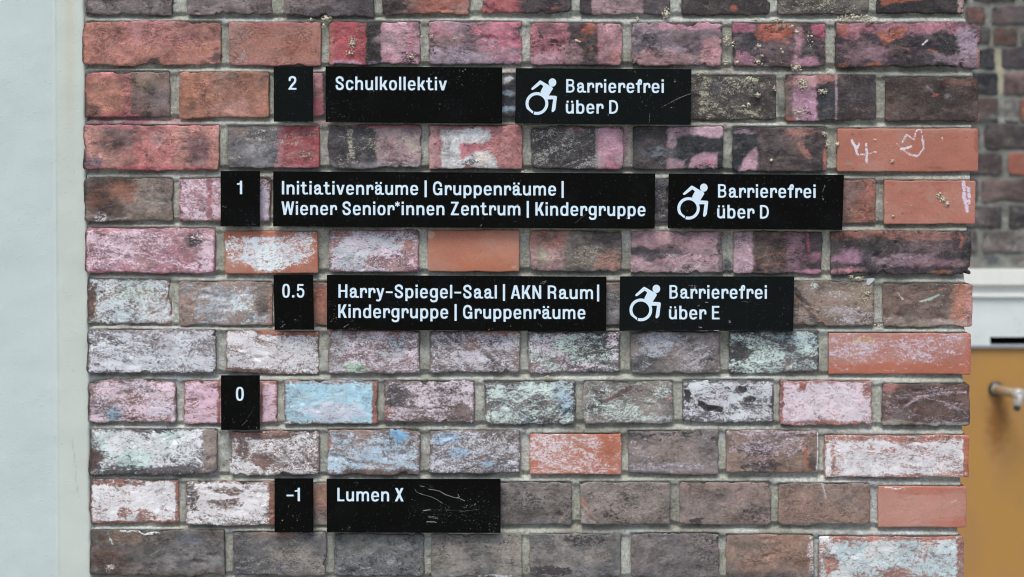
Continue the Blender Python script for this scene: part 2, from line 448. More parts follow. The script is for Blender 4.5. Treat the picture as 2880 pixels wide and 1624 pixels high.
rows.append([  # 1
 (233,61,622,183, 'b37a70','a8705f', .45, .75, 0, None, [E(.25,.5,.2,.4,'b0746a',.7),E(.55,.35,.25,.3,'b8787a',.5),E(.97,.85,.05,.2,'5d484c'),E(.93,.35,.06,.12,'8a605c',.7),E(.53,.93,.04,.1,'4d4046'),E(.5,.03,.25,.05,'b5727a',.6),Rr(.37,.1,.41,.5,'b58a90',.5)]),
 (644,63,902,185, 'b07a6c','a87060', .4, .5, 0, None, [E(.08,.2,.12,.3,'aa867c',.7),E(.75,.6,.16,.25,'a8624c',.7),Pp([(.04,.95),(.16,.62),(.2,.8),(.2,1)],'bba39f',.7),Rr(0,.93,1,1,'b46a70',.6,3),E(.5,.05,.4,.05,'b05f6c',.8)]),
 (926,62,1182,182, 'b8929f','b07f90', .5, 1, 0, None, [Rr(0,0,.42,1,'a8474e',.95,4,4),Rr(0,0,.05,1,'b07065'),E(.25,.95,.2,.06,'c69fb6'),Rr(.4,0,.57,1,'2b2e31',.97,4,5),Rr(.42,.93,.6,1,'8d7d94'),E(.62,.38,.1,.15,'8f7c80',.7),Rr(.86,0,1,.15,'4a3e48',.6),E(.9,.5,.03,.5,'c8788e',.5)]),
 (1208,62,1468,181, '90787c','a58290', .4, 1.1, .1, None, [E(.42,.35,.12,.4,'5e5056',.7),E(.85,.3,.3,.4,'be6a80',.85),E(.1,.2,.1,.2,'b0707e',.7),E(.35,.85,.5,.22,'a999aa',.9),E(.85,.8,.2,.15,'b88898',.8),Rr(.45,0,.7,.08,'a57',.5) if False else E(.55,.05,.12,.06,'7d5c62')]),
 (1492,66,1750,184, 'ba7482','a56876', .3, 1.1, .05, None, [E(.17,.15,.14,.15,'6d4854',.8),Rr(.4,0,.74,1,'4b474a',.93,7,9),E(.45,.75,.1,.3,'9a7a7e',.8),E(.64,.1,.08,.13,'a8543c',.9),E(.57,.4,.07,.04,ORG),E(.66,.6,.03,.05,ORG),Rr(.74,0,1,1,'b28790',.9,4,3),E(.92,.8,.1,.25,'c08078',.7),E(.2,.8,.2,.2,'b593a0',.7)]),
 (1777,66,2031,183, '95838e','7a6d76', .5, 1.1, .05, None, [E(.18,.45,.22,.38,'4d4c54',.9),E(.5,.35,.2,.2,'6b6064',.7),E(.6,.08,.4,.1,'b57f92',.8),E(.3,.85,.4,.2,'b48a8c',.85),E(.9,.7,.12,.4,'c08890',.8)]),
 (2060,66,2322,187, '6b585e','4a4348', .5, 1.2, .1, None, [E(.48,.17,.2,.18,'a85842',.95),E(.12,.1,.12,.1,'b0647e',.8),E(.13,.5,.1,.25,'454850',.8),E(.08,.85,.12,.15,'b07890',.7),E(.95,.2,.07,.2,'c05a7a'),Rr(.66,.1,.74,1,'b58494',.7,5,8),E(.78,.32,.04,.06,'9a6058'),E(.84,.6,.12,.3,'3c3c46',.85),E(.8,.9,.1,.1,'b07c90',.8),L([(.44,.38),(.6,.45)],6,ORG),E(.55,.07,.12,.04,'8d8a72',.6)]),
 (2350,65,2755,189, '5a4a52','463f48', .5, 1.15, .1, None, [E(.35,.08,.5,.14,'a86c7c',.8),E(.7,.15,.3,.14,'a87084',.75),E(.12,.2,.08,.16,'b07480',.7),Pp([(.28,.22),(.48,.05),(.48,.3),(.4,.42),(.34,.52)],'a8604c'),E(.05,.2,.04,.15,'b05c44',.8),E(.8,.45,.09,.22,'2e3238',.95),E(.92,.5,.09,.35,'a28ea2',.85),E(.85,.85,.18,.12,'96808e',.8),E(.2,.7,.25,.2,'96707c',.6),L([(.6,.5),(.63,.4)],4,'cfd0d2'),L([(.64,.6),(.7,.66)],4,ORG),L([(.44,.55),(.5,.6)],4,ORG),E(.05,.93,.05,.06,ORG),E(.28,.95,.06,.05,ORG),Rr(.985,0,1,1,'a05a4c',.7,3)]),
])
rows.append([  # 2
 (237,202,477,330, 'b07468','a8725f', .4, .8, 0, None, [Rr(.53,0,1,1,'7d6a66',.93,4,4),E(.75,.2,.2,.15,'84705e',.7),E(.85,.5,.12,.3,'746a6c',.7),Rr(0,.0,.5,.1,'b87078',.6,3),E(.5,.95,.25,.08,'b04a60',.6),E(.75,.93,.1,.05,'3d3a3c',.8),Rr(.46,0,.54,1,'bc7478',.6,6),E(.1,.9,.1,.12,'5d4c50',.6)]),
 (503,203,757,332, 'ac7762','a4705c', .4, .7, 0, None, [E(.5,.1,.14,.12,'8a7c76',.7),E(.12,.8,.1,.15,'9a6a5c',.7),E(.6,.8,.2,.15,'b0857c',.7),E(.48,.35,.12,.15,'a07a6e',.5),E(.1,.5,.08,.3,'b4704e',.6)]),
 (783,205,1040,326, 'b5808a','b0747e', .5, .9, 0, None, [Rr(.48,0,.8,1,'404650',.95,4,5),E(.43,.75,.06,.2,'a84a5c',.8)]),
 (1063,207,1315,328, '6d6468','555', .5, 1, .2, None, []) if False else (1063,207,1315,328, '6d6468','555055', .5, 1, .2, None, []),
 (1340,208,1595,333, '4b4c56','3c404a', .5, 1, .1, None, [E(.35,.12,.1,.08,'c5ced2',.9),E(.36,.45,.09,.07,'8fa4b8',.9),E(.36,.78,.09,.07,'8097ae',.9)]),
 (1617,210,1900,334, '5a5558','47454a', .5, 1, .3, None, []),
 (1925,212,2183,337, '544e4d','3f3e42', .5, .9, .25, ('b9b9a6',.10), [E(.22,.45,.05,.4,K(.42,'b8b8a2'),.9),E(.38,.2,.14,.15,'3b4048',.7)]),
 (2210,212,2464,340, '56494b','443f43', .4, .8, .1, None, [Rr(0,0,.08,1,'75645f',.8),Rr(.08,.0,.34,1,'b88aa4',.95,4,5),E(.22,.12,.16,.14,'b08486',.8),Pp([(.37,.2),(.56,.3),(.56,1),(.38,1),(.36,.6)],'39424e',.97,5),Rr(.545,0,.57,1,'a08a94',.8,2,2),E(.03,.97,.05,.05,'b4503a'),E(.45,.06,.1,.08,'a5706a',.7)]),
 (2491,218,2751,342, '5a4a44','4c413e', .5, .8, .1, None, [E(.8,.1,.25,.12,'78564c',.7),E(.6,.27,.04,.1,'332f33',.9),E(.54,.4,.03,.03,ORG),E(.66,.42,.03,.05,'8c8f92',.8),L([(.45,.2),(.52,.35)],5,'85807c',.6),Rr(.96,0,1,1,'6a4038',.6)]),
])
rows.append([  # 3
 (234,352,616,478, 'b87e74','bd8a80', .5, .8, 0, None, [E(.28,.33,.13,.32,'6a5a5a',.85,.5),E(.2,.6,.06,.12,'5b4646',.5),E(.83,.5,.1,.28,'785a60',.85,.5),E(.85,.85,.05,.12,'7a6466',.7),E(.5,.5,.16,.5,'bd686e',.55),Rr(0,0,1,.08,'bd707c',.6,4),E(.06,.85,.09,.15,'6f5f70',.8),E(.5,.97,.5,.05,'b25560',.8),E(.55,.3,.05,.15,'b79a98',.5)]),
 (639,353,897,475, '6e6c70','565a64', .5, .8, .05, ('c0c0b4',.13), [Rr(.56,0,1,1,'a9494f',.96,5,5),Rr(.56,0,.62,1,'b08088',.6,6),E(.2,.75,.2,.3,'8b8c92',.6),E(.9,.12,.15,.12,'9a4a50',.8),E(.75,.95,.2,.06,'c07888',.8),E(.85,.5,.1,.25,'8c3c46',.6),E(.1,.1,.1,.15,'94807c',.5)]),
 (924,353,1185,474, '55555b','45474f', .5, .9, .15, ('c4c2b0',.08), [Rr(.52,0,1,1,'a98f95',.93,6,6),E(.24,.5,.04,.48,K(.5,'c4c2b0')),E(.85,.25,.13,.15,'8c7c80',.7),Rr(.66,.3,.7,1,'c08090',.5,5),Rr(0,.85,1,1,'98929a',.6,8,8),E(.6,.03,.35,.05,'a85060',.7)]),
 (1207,354,1469,476, 'bb8089','b88c90', .5, .9, 0, None, [Rr(.65,0,1,1,'be7a78',.85,8,8),
   Pp([(.12,.08),(.67,.06),(.68,.26),(.58,.42),(.34,.4),(.34,.62),(.14,.56)],'cdd3d6',.96,4,8),Pp([(.14,.5),(.33,.55),(.34,.78),(.45,.6),(.58,.58),(.7,.7),(.74,1),(.14,1)],'cfd4d7',.96,4,8),Pp([(.34,.42),(.6,.4),(.62,.6),(.5,.6),(.34,.74)],'c0707e',.9,4,6),E(.58,.8,.08,.15,'cfc0b0',.6),Rr(0,0,.1,1,'b98c8e',.8),E(.45,.97,.08,.05,'c27482'),E(.85,.6,.12,.3,'d09090',.4)]),
 (1494,356,1752,476, '54504f','45464c', .5, .9, .2, ('b5b6b4',.2), [Rr(.72,0,1,1,'b6849a',.94,4,4),E(.86,.9,.1,.25,'c06482',.6),E(.45,.06,.15,.06,'7d5048',.8),Rr(.7,0,.73,1,'8e7a84',.7,2,2)]),
 (1781,357,2033,478, '4e4a4c','424348', .5, .9, .1, None, [Rr(.4,0,1,1,'2c3740',.95,5,7),Rr(.4,0,1,.22,'bd9aac',.9,6,9),E(.43,.3,.06,.3,'b598a6',.6),Pp([(.62,1),(.65,.72),(.78,.6),(.95,.62),(.93,1)],'bf93a5',.95,5,6),E(.86,.85,.06,.08,'c8708c',.6),Rr(.4,.75,.58,1,'a98a98',.7,7,9),E(.3,.6,.18,.12,'5d6670',.7)]),
 (2060,358,2325,483, '655a5b','584c4c', .5, .9, .05, None, [Rr(0,0,.28,1,'2c3740',.95,9,12),Pp([(.06,1),(.12,.7),(.26,.45),(.26,1)],'bd95a6',.95,5,6),E(.1,.1,.15,.06,'b090a0',.7),E(.7,.4,.1,.3,'7a605c',.7),L([(.72,.4),(.78,.6),(.84,.75)],14,'b57a70',.8),E(.85,.8,.2,.15,'3a3a40',.85),E(.93,.25,.06,.1,'3a2c34',.8),E(.99,.7,.03,.3,'b8705a',.8),E(.7,.1,.15,.08,'a87060',.6),E(.5,.55,.15,.25,'4d494c',.5)]),
 (2355,362,2752,483, 'b36e5c','b57562', .4, .25, 0, None, [E(.5,.03,.5,.05,'b08478',.5),
   L([(.10,.27),(.13,.45),(.145,.62)],6,K(.85,'dcd6e4')),L([(.14,.45),(.15,.36)],5,K(.8,'dcd6e4')),L([(.205,.36),(.21,.78)],5,K(.85,'dcd6e4')),L([(.16,.6),(.2,.6),(.27,.54)],4,K(.6,'dcd6e4')),
   L([(.46,.3),(.49,.14),(.54,.26),(.56,.05),(.59,.02),(.6,.15),(.61,.45),(.58,.6),(.55,.64),(.5,.58),(.46,.48),(.42,.36)],4.5,K(.62,'dcd0dc')),L([(.45,.48),(.52,.43)],6,K(.7,'e2e0e2')),L([(.74,.2),(.74,.27)],3,K(.6,'d8c8c8')),E(.08,.8,.03,.04,'9a8f80',.8),E(.99,.3,.02,.3,'a05a48',.8)]),
])
rows.append([  # 4
 (236,501,486,622, '7a6c64','8a7c74', .5, .8, .05, None, [E(.2,.3,.32,.6,'4e403c',.85,.5),E(.42,.28,.14,.2,'96604a',.75,.5),E(.15,.5,.1,.3,'7d4e3e',.6,.5),E(.3,.75,.2,.2,'655650',.6),E(.75,.55,.2,.3,'92867e',.7),L([(.7,.55),(.95,.6)],4,'a9b0ae',.7),L([(.72,.35),(.76,.5)],5,'a5a8a0',.5),E(.18,.93,.05,.07,K(.5,WH),.9,.6,1.2),L([(.3,.97),(.48,.92)],3,'b9b8b2',.6)]),
 (505,502,760,622, 'b48f98','b07f88', .5, .9, 0, (PNK,.5), [Rr(0,0,.05,1,'a05c74',.8),Rr(.3,0,.36,1,'b5606c',.6,5),Rr(.3,0,.36,1,K(.15),1,5),E(.93,.2,.08,.2,'4f4750',.8),E(.93,.5,.04,.5,K(.8,'d5d0e2'))]),
 (785,504,1040,625, '7b7076','5f5a60', .5, 1, .2, None, []),
 (1065,504,1320,626, '7b7076','5f5a60', .5, 1, .2, None, []),
 (1345,505,1605,627, '6b6468','555055', .5, 1, .2, None, []),
 (1632,504,1888,629, '5b5b62','4a4b52', .5, 1.2, .2, ('a8a9ae',.15), []),
 (1913,505,2183,628, '6b6468','555055', .5, 1, .2, None, []),
 (2208,506,2464,628, '9c6a5c','a86c5a', .5, .6, 0, None, [E(.7,.3,.15,.3,'7d6864',.8),E(.66,.85,.1,.2,'6b5b58',.6),E(.9,.97,.06,.05,'3a3a36',.7),E(.92,.4,.1,.5,'ac6c5a',.7)]),
 (2486,509,2744,631, 'b3705f','b97c6c', .4, .25, 0, None, [L([(.87,.05),(.88,.2),(.87,.35),(.9,.55),(.905,.7)],9,K(.75,'d9cfe4')),L([(.92,.15),(.925,.5)],8,K(.6,'d9cfe4')),E(.4,.05,.5,.06,'a8604e',.5)]),
])
rows.append([  # 5
 (240,642,605,768, 'b67a86','b98f96', .5, 1, 0, (PNK,.52), [E(.84,.25,.07,.2,'35353b',.95,.4),E(.84,.25,.07,.2,K(.25),1,.4),E(.75,.5,.12,.4,K(.15),1,.5),E(.62,.6,.16,.25,'a86a80',.6),E(.2,.8,.08,.08,'807484',.7),E(.98,.7,.05,.3,'b87088',.8),Rr(0,.95,1,1,'a05670',.6,3),E(.55,.9,.3,.12,K(.2))]),
 (633,651,894,770, 'b2694e','b06a52', .5, .35, 0, ('cfdde6',.0,BLU), [E(.5,.5,.42,.4,K(.66),1,.25,.3),E(.1,.4,.1,.3,K(.5),1,.4),E(.85,.3,.12,.3,K(.45),1,.4),E(.12,.8,.1,.2,'b08478',.5)]),
 (925,647,1178,766, 'a88482','b07c80', .5, 1, 0, ('eae0ee',.55,'d0d8e2'), [E(.38,.55,.32,.4,K(.78),1,.4),E(.75,.8,.3,.2,K(.28),1,.4),E(.8,.05,.3,.08,'b0607a',.8),E(.88,.4,.06,.2,'a06a60',.9),E(.88,.4,.06,.2,K(.2),1),E(.95,.8,.06,.2,'b06a80',.7),E(.1,.1,.15,.1,K(.1))]),
 (1203,648,1461,765, 'b8745c','bd8068', .5, .15, 0, None, [E(.5,.95,.6,.25,'b46a4a',.7,.7,.2),Rr(0,0,1,.08,'b0684a',.5,5),E(.03,.1,.04,.08,'c2b09c',.7),E(.95,.9,.05,.05,'bfa292',.6)]),
 (1490,649,1748,765, '8d8078','7d746e', .5, .9, .05, ('b0ae9e',.1), [Rr(0,0,.38,.45,'b87a70',.85,8,10),Rr(0,.4,.36,1,'b0888a',.8,8,10),E(.84,.25,.18,.25,'5c585a',.85,.5),E(.88,.75,.14,.22,'b07c6c',.85),E(.14,.6,.05,.25,'a9a38c',.85,.3,.5),E(.22,.15,.03,.12,'b8ae94',.8),E(.47,.3,.06,.3,'6a6664',.6),E(.5,.95,.2,.06,'65656c',.6)]),
 (1775,651,2034,769, 'b08e98','a98a92', .5, .9, 0, None, [E(.12,.5,.26,.18,'45434a',.95,.4),E(.3,.55,.25,.12,'5a565e',.8,.4),E(.35,.2,.4,.12,'c49aa2',.8),E(.6,.5,.3,.08,'6f666c',.7,.4),E(.5,.85,.5,.12,'ab98a0',.7),E(.4,.78,.2,.06,'8d6a74',.6),E(.98,.5,.04,.5,'4a4b52',.7),E(.45,.6,.12,.07,K(.4,'c8bccc'))]),
 (2062,651,2313,771, '6a5852','5a4b48', .5, .7, .05, None, [Rr(0,0,.21,1,'b397a4',.93,6,8),Rr(.6,0,.78,1,'8d6b7c',.7,10,12),Rr(.78,0,1,1,'4c444c',.7,10,12),E(.86,.6,.14,.1,'94607c',.6),L([(.84,.05),(.85,.55)],7,'a84a60',.7),E(.85,.5,.025,.05,'4a5460',.9),E(.85,.95,.15,.05,'b8789a',.8),L([(.25,.65),(.4,.55),(.55,.5)],2,'a06040',.7),L([(.3,.8),(.6,.75)],2,'a06040',.6),L([(.45,.4),(.37,.9)],2,'946048',.6),L([(.5,.85),(.58,.4)],2,'946048',.6)]),
 (2334,652,2732,772, '574b50','47414a', .5, 1.1, .1, None, [E(.3,.07,.32,.12,'98604e',.85,.5),E(.65,.1,.35,.12,'8a5f56',.75,.5),E(.13,.55,.12,.16,'b080a0',.8,.5),E(.1,.9,.12,.08,'bd7c8c',.8),E(.28,.45,.09,.35,'2f373c',.85,.5),E(.5,.65,.2,.12,'9a8290',.75,.5),E(.75,.75,.25,.08,'a07884',.7,.5),E(.65,.4,.2,.12,'7c6468',.7,.5),E(.2,.25,.2,.12,'3f3d40',.8,.5),E(.97,.5,.04,.3,'33313a',.8),L([(.92,.05),(.94,.2),(.92,.35)],7,'a8604c',.8),E(.78,.95,.05,.05,'9a6048',.7)]),
])
rows.append([  # 6
 (243,784,481,912, '96705f','836a62', .5, 1, .05, (BLU,.62,'e6f0f5'), [E(.03,.5,.06,.5,'4c403e',.6),E(.05,.5,.06,.4,K(0)),E(.5,.3,.2,.2,K(.55,MNT))]),
 (503,792,766,916, '957c74','82716e', .5, .9, 0, ('c5d3de',.30,BLU), [E(.5,.45,.3,.25,K(.62),1,.4),E(.9,.5,.07,.3,'5d5557',.9,.5),E(.9,.5,.07,.3,K(0),1,.4),E(.78,.78,.04,.05,'3f7c92',.7),E(.3,.03,.3,.06,'6e5a54',.7),E(.98,.5,.03,.4,'a86a58',.7)]),
 (790,794,1045,914, 'a66a5a','a86e5e', .5, .6, 0, None, [E(.45,.05,.4,.1,'7f6a68',.7),E(.4,.95,.4,.1,'8d6a60',.6)]),
 (1065,795,1320,914, '7b7076','5f5a60', .5, 1, .2, None, []),
 (1345,795,1600,914, '7b7076','5f5a60', .5, 1, .2, None, []),
 (1622,793,1878,913, '706a6e','625f66', .5, .8, .1, ('b0b0b0',.1), [Rr(0,0,1,.2,'86706a',.8,8)]),
 (1900,794,2176,914, '7b6c6a','5f5a60', .5, 1, .2, None, []),
 (2200,792,2457,916, '745f59','86706a', .5, .9, .1, ('c3cac4',.06), [L([(.14,.2),(.3,.65),(.36,.95)],15,'3a3638',.85),L([(.12,.3),(.5,1.0)],3,'a07860',.7),E(.78,.8,.25,.2,K(.45,'cccad2')),E(.35,.1,.05,.07,K(.7,MNT)),E(.62,.3,.1,.08,K(.4,'c8c8c8')),E(.85,.3,.12,.3,K(.38,'b8b59a')),E(.5,.03,.5,.04,'5c5350',.6)]),
 (2485,798,2736,917, '6b544f','574a49', .5, .9, .05, ('b8b4b0',.04), [E(.9,.4,.12,.7,'b27862',.9,.3),Rr(.92,0,1,1,'b5817a',.9,4,5),L([(.42,.43),(.52,.37),(.62,.28)],6,K(.8,'b9d0c4')),L([(.15,.2),(.22,.38)],4,K(.7,'c2bcb4')),E(.6,.93,.4,.08,'b2a09a',.75,.5),E(.2,.85,.2,.1,'96837c',.6),L([(.5,.1),(.55,.2),(.7,.1)],3,'a87058',.7)]),
])
rows.append([  # 7
 (245,927,608,1050, '82777a','665d62', .5, 1, .1, ('e8f0f8',.60,'d5dae2'), [E(.02,.5,.04,.5,'50403e',.7),E(.9,.4,.12,.3,K(.4))]),
 (635,931,897,1052, '96766c','8a6e66', .5, 1, .05, ('f2f3f8',.62), [Rr(.35,0,1,.13,'ad6850',.9,5),Rr(.35,0,1,.13,K(.1),1,5),E(.2,.93,.3,.08,K(.1)),E(.75,.5,.25,.3,K(.7))]),
 (924,931,1181,1051, '8d7472','7e6a6a', .5, 1, .05, (LIL,.45,'ccd2da'), [E(.3,.85,.12,.15,K(.6,'b8d8c8')),E(.75,.3,.12,.2,K(.4,'b5d0e0')),Rr(0,0,1,.12,'98605c',.6,6)]),
 (1209,932,1463,1050, '8c7977','776a6c', .5, 1, .05, ('dcdde8',.45), [Rr(.6,0,1,.12,'a86650',.8,5),E(.5,.35,.05,.3,'9a6858',.8),L([(.55,.35),(.6,.6)],3,'40383a',.8)]),
 (1486,933,1742,1050, '7d6f70','4e4a4e', .4, 1, .1, (LIL,.48,MNT), [E(.75,.3,.2,.3,('S',.75)),E(.4,.3,.15,.2,K(.6,MNT)),E(.7,.35,.2,.2,K(.3))]),
 (1774,934,2024,1048, '7b6f70','5c575b', .5, 1, .1, ('c6c6d0',.22), [E(.3,.35,.2,.25,K(.55,'c2cbd8')),E(.15,.75,.14,.2,'3c4048',.8),L([(.65,.2),(.75,.5),(.62,.9)],4,'3b383b',.7),L([(.2,.1),(.6,.2)],3,'3b383b',.6)]),
 (2050,932,2303,1050, '45464b','5c5557', .4, 1, .15, (MNT,.35,'c0d8dc'), [E(.35,.75,.3,.3,K(.6,MNT)),E(.85,.3,.12,.3,K(.6)),E(.12,.5,.12,.3,K(.05)),E(.7,.85,.2,.15,'7d6a66',.6)]),
 (2331,938,2731,1054, 'b67262','ba8072', .5, .25, 0, ('cfcbdc',.0), [Rr(0,.72,1,1,'b9694e',.9,6,6),Rr(.97,0,1,1,'b8624a',.8,3),E(.45,.35,.45,.3,K(.3),1,.5,.4),E(.2,.4,.15,.25,K(.42),1,.5),E(.62,.45,.12,.25,K(.45),1,.5),E(.25,.15,.08,.1,K(.4,'cfc8a8')),E(.85,.3,.1,.3,K(.36),1,.5)]),
])
rows.append([  # 8
 (247,1070,495,1190, '92736a','847478', .5, 1, .05, (PNK,.56,LIL), [E(.3,.85,.08,.15,K(.5,'a9cfe6')),E(.9,.9,.08,.1,'a86a58',.7)]),
 (516,1072,779,1192, 'a86a60','a87066', .5, .9, 0, ('ecd4e4',.66), [Rr(.36,0,.4,1,K(.05),1,2,1),Rr(.82,0,.85,1,K(.1),1,3,2),E(.25,.4,.1,.3,K(.8,'eacadd'))]),
 (799,1071,1062,1193, 'a8705e','a06a5c', .5, .9, 0, (SKY_,.86,'bfe4f4'), [Rr(.94,0,1,1,K(.05),1,4,4),E(.6,.7,.3,.2,K(.9,'cfdcec')),E(.5,.02,.5,.06,K(.4))]),
 (1080,1072,1334,1190, '7b6a68','5b5154', .5, 1, .1, ('e8e0ea',.45), [E(.15,.35,.12,.25,'484a52',.8),E(.15,.35,.1,.2,K(.2)),E(.03,.8,.06,.2,'a8604c',.7),E(.85,.8,.15,.2,K(.15)),E(.5,.1,.4,.1,K(.55))]),
 (1362,1073,1617,1194, '756b6c','5a5457', .5, 1, .1, (MNT,.46,'bcd8e8'), [E(.9,.5,.1,.3,('S',.8)),E(.05,.3,.06,.2,('S',.7)),E(.15,.25,.08,.12,K(.7,MNT)),L([(.08,.45),(.25,.55),(.4,.5)],8,'4d3f42',.7)]),
 (1641,1071,1894,1190, '7c6f6e','605a5b', .5, 1, .1, (MNT,.30,'c0c8d0'), [E(.15,.5,.1,.4,('S',.7)),L([(.25,.5),(.4,.3),(.52,.15)],10,'5a3f40',.85),L([(.25,.5),(.52,.15)],10,K(.05)),E(.95,.4,.04,.12,'b0604c',.8),E(.35,.65,.3,.2,K(.45))]),
 (1919,1070,2176,1190, '595a62','44464e', .5, 1, .05, ('e4e4ee',.66,'e0e8ee'), [E(.06,.3,.05,.25,'2a2c30',.9),E(.06,.3,.05,.25,K(.05)),L([(.2,.55),(.28,.65),(.42,.68)],14,'26282c',.95),L([(.2,.55),(.28,.65),(.42,.68)],13,K(.02)),E(.66,.2,.07,.1,'34363c',.9),E(.66,.2,.07,.1,K(.1)),E(.73,.45,.06,.06,'34363c',.9),E(.73,.45,.05,.05,K(.1))]),
 (2193,1073,2451,1196, 'b4786c','b0685c', .5, .8, 0, ('f0e0ec',.80,'ece4ee'), [Rr(.9,0,1,.4,K(.35),1,8),E(.25,.12,.06,.12,K(.1)),E(.5,.97,.5,.06,K(.3)),Rr(0,0,.04,1,K(.2),1,4)]),
 (2481,1080,2728,1199, '4b3a3a','5d433f', .5, .9, .05, ('d3c4d0',.03), [L([(.25,.55),(.4,.33),(.6,.25),(.8,.2),(.95,.2)],8,K(.5,'cdbac8')),L([(.5,.33),(.65,.4),(.78,.48)],2,K(.6,'c8c0c0')),E(.07,.1,.07,.15,'a8706c',.8),E(.15,.9,.15,.08,'a8a49a',.7,.5),E(.65,.95,.3,.05,'b0b4b8',.7,.5),E(.85,.6,.05,.15,'2c2a2e',.8),E(.38,.6,.03,.05,'8f5c58'),E(.2,.75,.1,.15,'5a5258',.7)]),
])
rows.append([  # 9
 (252,1208,612,1335, '6c6163','494649', .5, 1.1, .1, ('ecf3f8',.62,'d8eeee'), [Rr(.88,0,1,1,'9b8f88',.85,8,8),Rr(.88,0,1,1,K(.02),1,8,8),E(.03,.7,.06,.35,'5b3c3a',.8),E(.04,.7,.06,.3,K(.05)),E(.6,.9,.35,.15,'57565e',.8),E(.6,.92,.4,.12,K(.12)),E(.35,.55,.12,.3,K(.75)),E(.35,.95,.4,.06,K(.1))]),
 (644,1214,898,1337, '8a6f66','685a58', .5, 1, .05, ('f3f4f8',.48), [E(.16,.35,.06,.2,'5a4c4c',.7),E(.16,.35,.06,.2,K(.2)),E(.12,.8,.12,.2,K(.65)),E(.25,.05,.3,.06,'a06a58',.8),E(.35,.65,.1,.2,K(.1)),E(.4,.1,.3,.1,K(.15))]),
 (921,1210,1181,1337, '9d7b6a','86706a', .5, 1, .02, ('c6e0f3',.50,'dde8f0'), [E(.78,.12,.09,.1,K(.85,'93c8f0')),E(.2,.28,.03,.04,'3b3436',.9),Rr(0,.85,1,1,'7d6a66',.8,6),Rr(0,.88,1,1,K(.05),1,6),E(.02,.3,.02,.12,'a84a3a',.8),E(.05,.75,.1,.2,K(.75))]),
 (1208,1211,1463,1333, '80726f','6f6569', .5, 1, .05, ('dde4f0',.48,'d8dae0'), [E(.08,.08,.04,.08,'5a5a60',.8),E(.75,.85,.2,.12,'55545e',.7),E(.2,.2,.15,.15,K(.6,'b8d6f0')),E(.3,.5,.1,.12,K(.65,'b8d6f0')),E(.65,.75,.08,.08,K(.65,'b8d6f0'))]),
 (1490,1221,1747,1334, 'b8684a','b66c4e', .5, .3, 0, ('d6d0d6',.30), [E(.2,.45,.2,.45,K(.56),1,.5),E(.9,.4,.1,.5,K(.08),1,.5),L([(.48,.48),(.52,.38),(.56,.36),(.6,.42),(.61,.5)],3,'d8ccc0',.8),E(.75,.8,.15,.2,K(.42),1,.5)]),
 (1767,1211,2020,1333, '75696a','5f585c', .5, 1, .05, ('ccc4d2',.05), [E(.4,.12,.4,.12,('S',.6)),E(.5,.85,.45,.1,K(.42)),E(.35,.45,.4,.25,'8a7874',.6)]),
 (2043,1211,2303,1331, '846a62','6e5c5a', .5, .9, .05, ('d3c8d6',.03), [E(.4,.45,.25,.2,('S',.62)),E(.4,.85,.2,.12,('S',.7)),E(.45,.4,.4,.22,K(.38)),E(.5,.06,.5,.06,K(.5)),L([(.84,.3),(.86,.55),(.88,.85)],11,'a8694a',.9),E(.93,.8,.06,.2,'3e3338',.9),L([(.99,.05),(.985,.9)],4,K(.7,WH)),E(.75,.2,.15,.1,K(.4)),E(.25,.93,.1,.06,'9d958a',.6)]),
 (2318,1226,2724,1343, 'b87060','b88070', .5, .7, 0, ('eff1f6',.70), [Rr(0,0,1,.12,K(.25),1,6,8),Rr(.96,0,1,1,K(.02),1,3,3),Rr(.96,0,1,1,'bc6a50',.8,4),L([(.955,.1),(.955,.9)],3,K(.95)),E(.06,.5,.04,.4,K(.35)),E(.75,.95,.25,.1,K(.3)),E(.03,.5,.015,.45,K(.9))]),
])
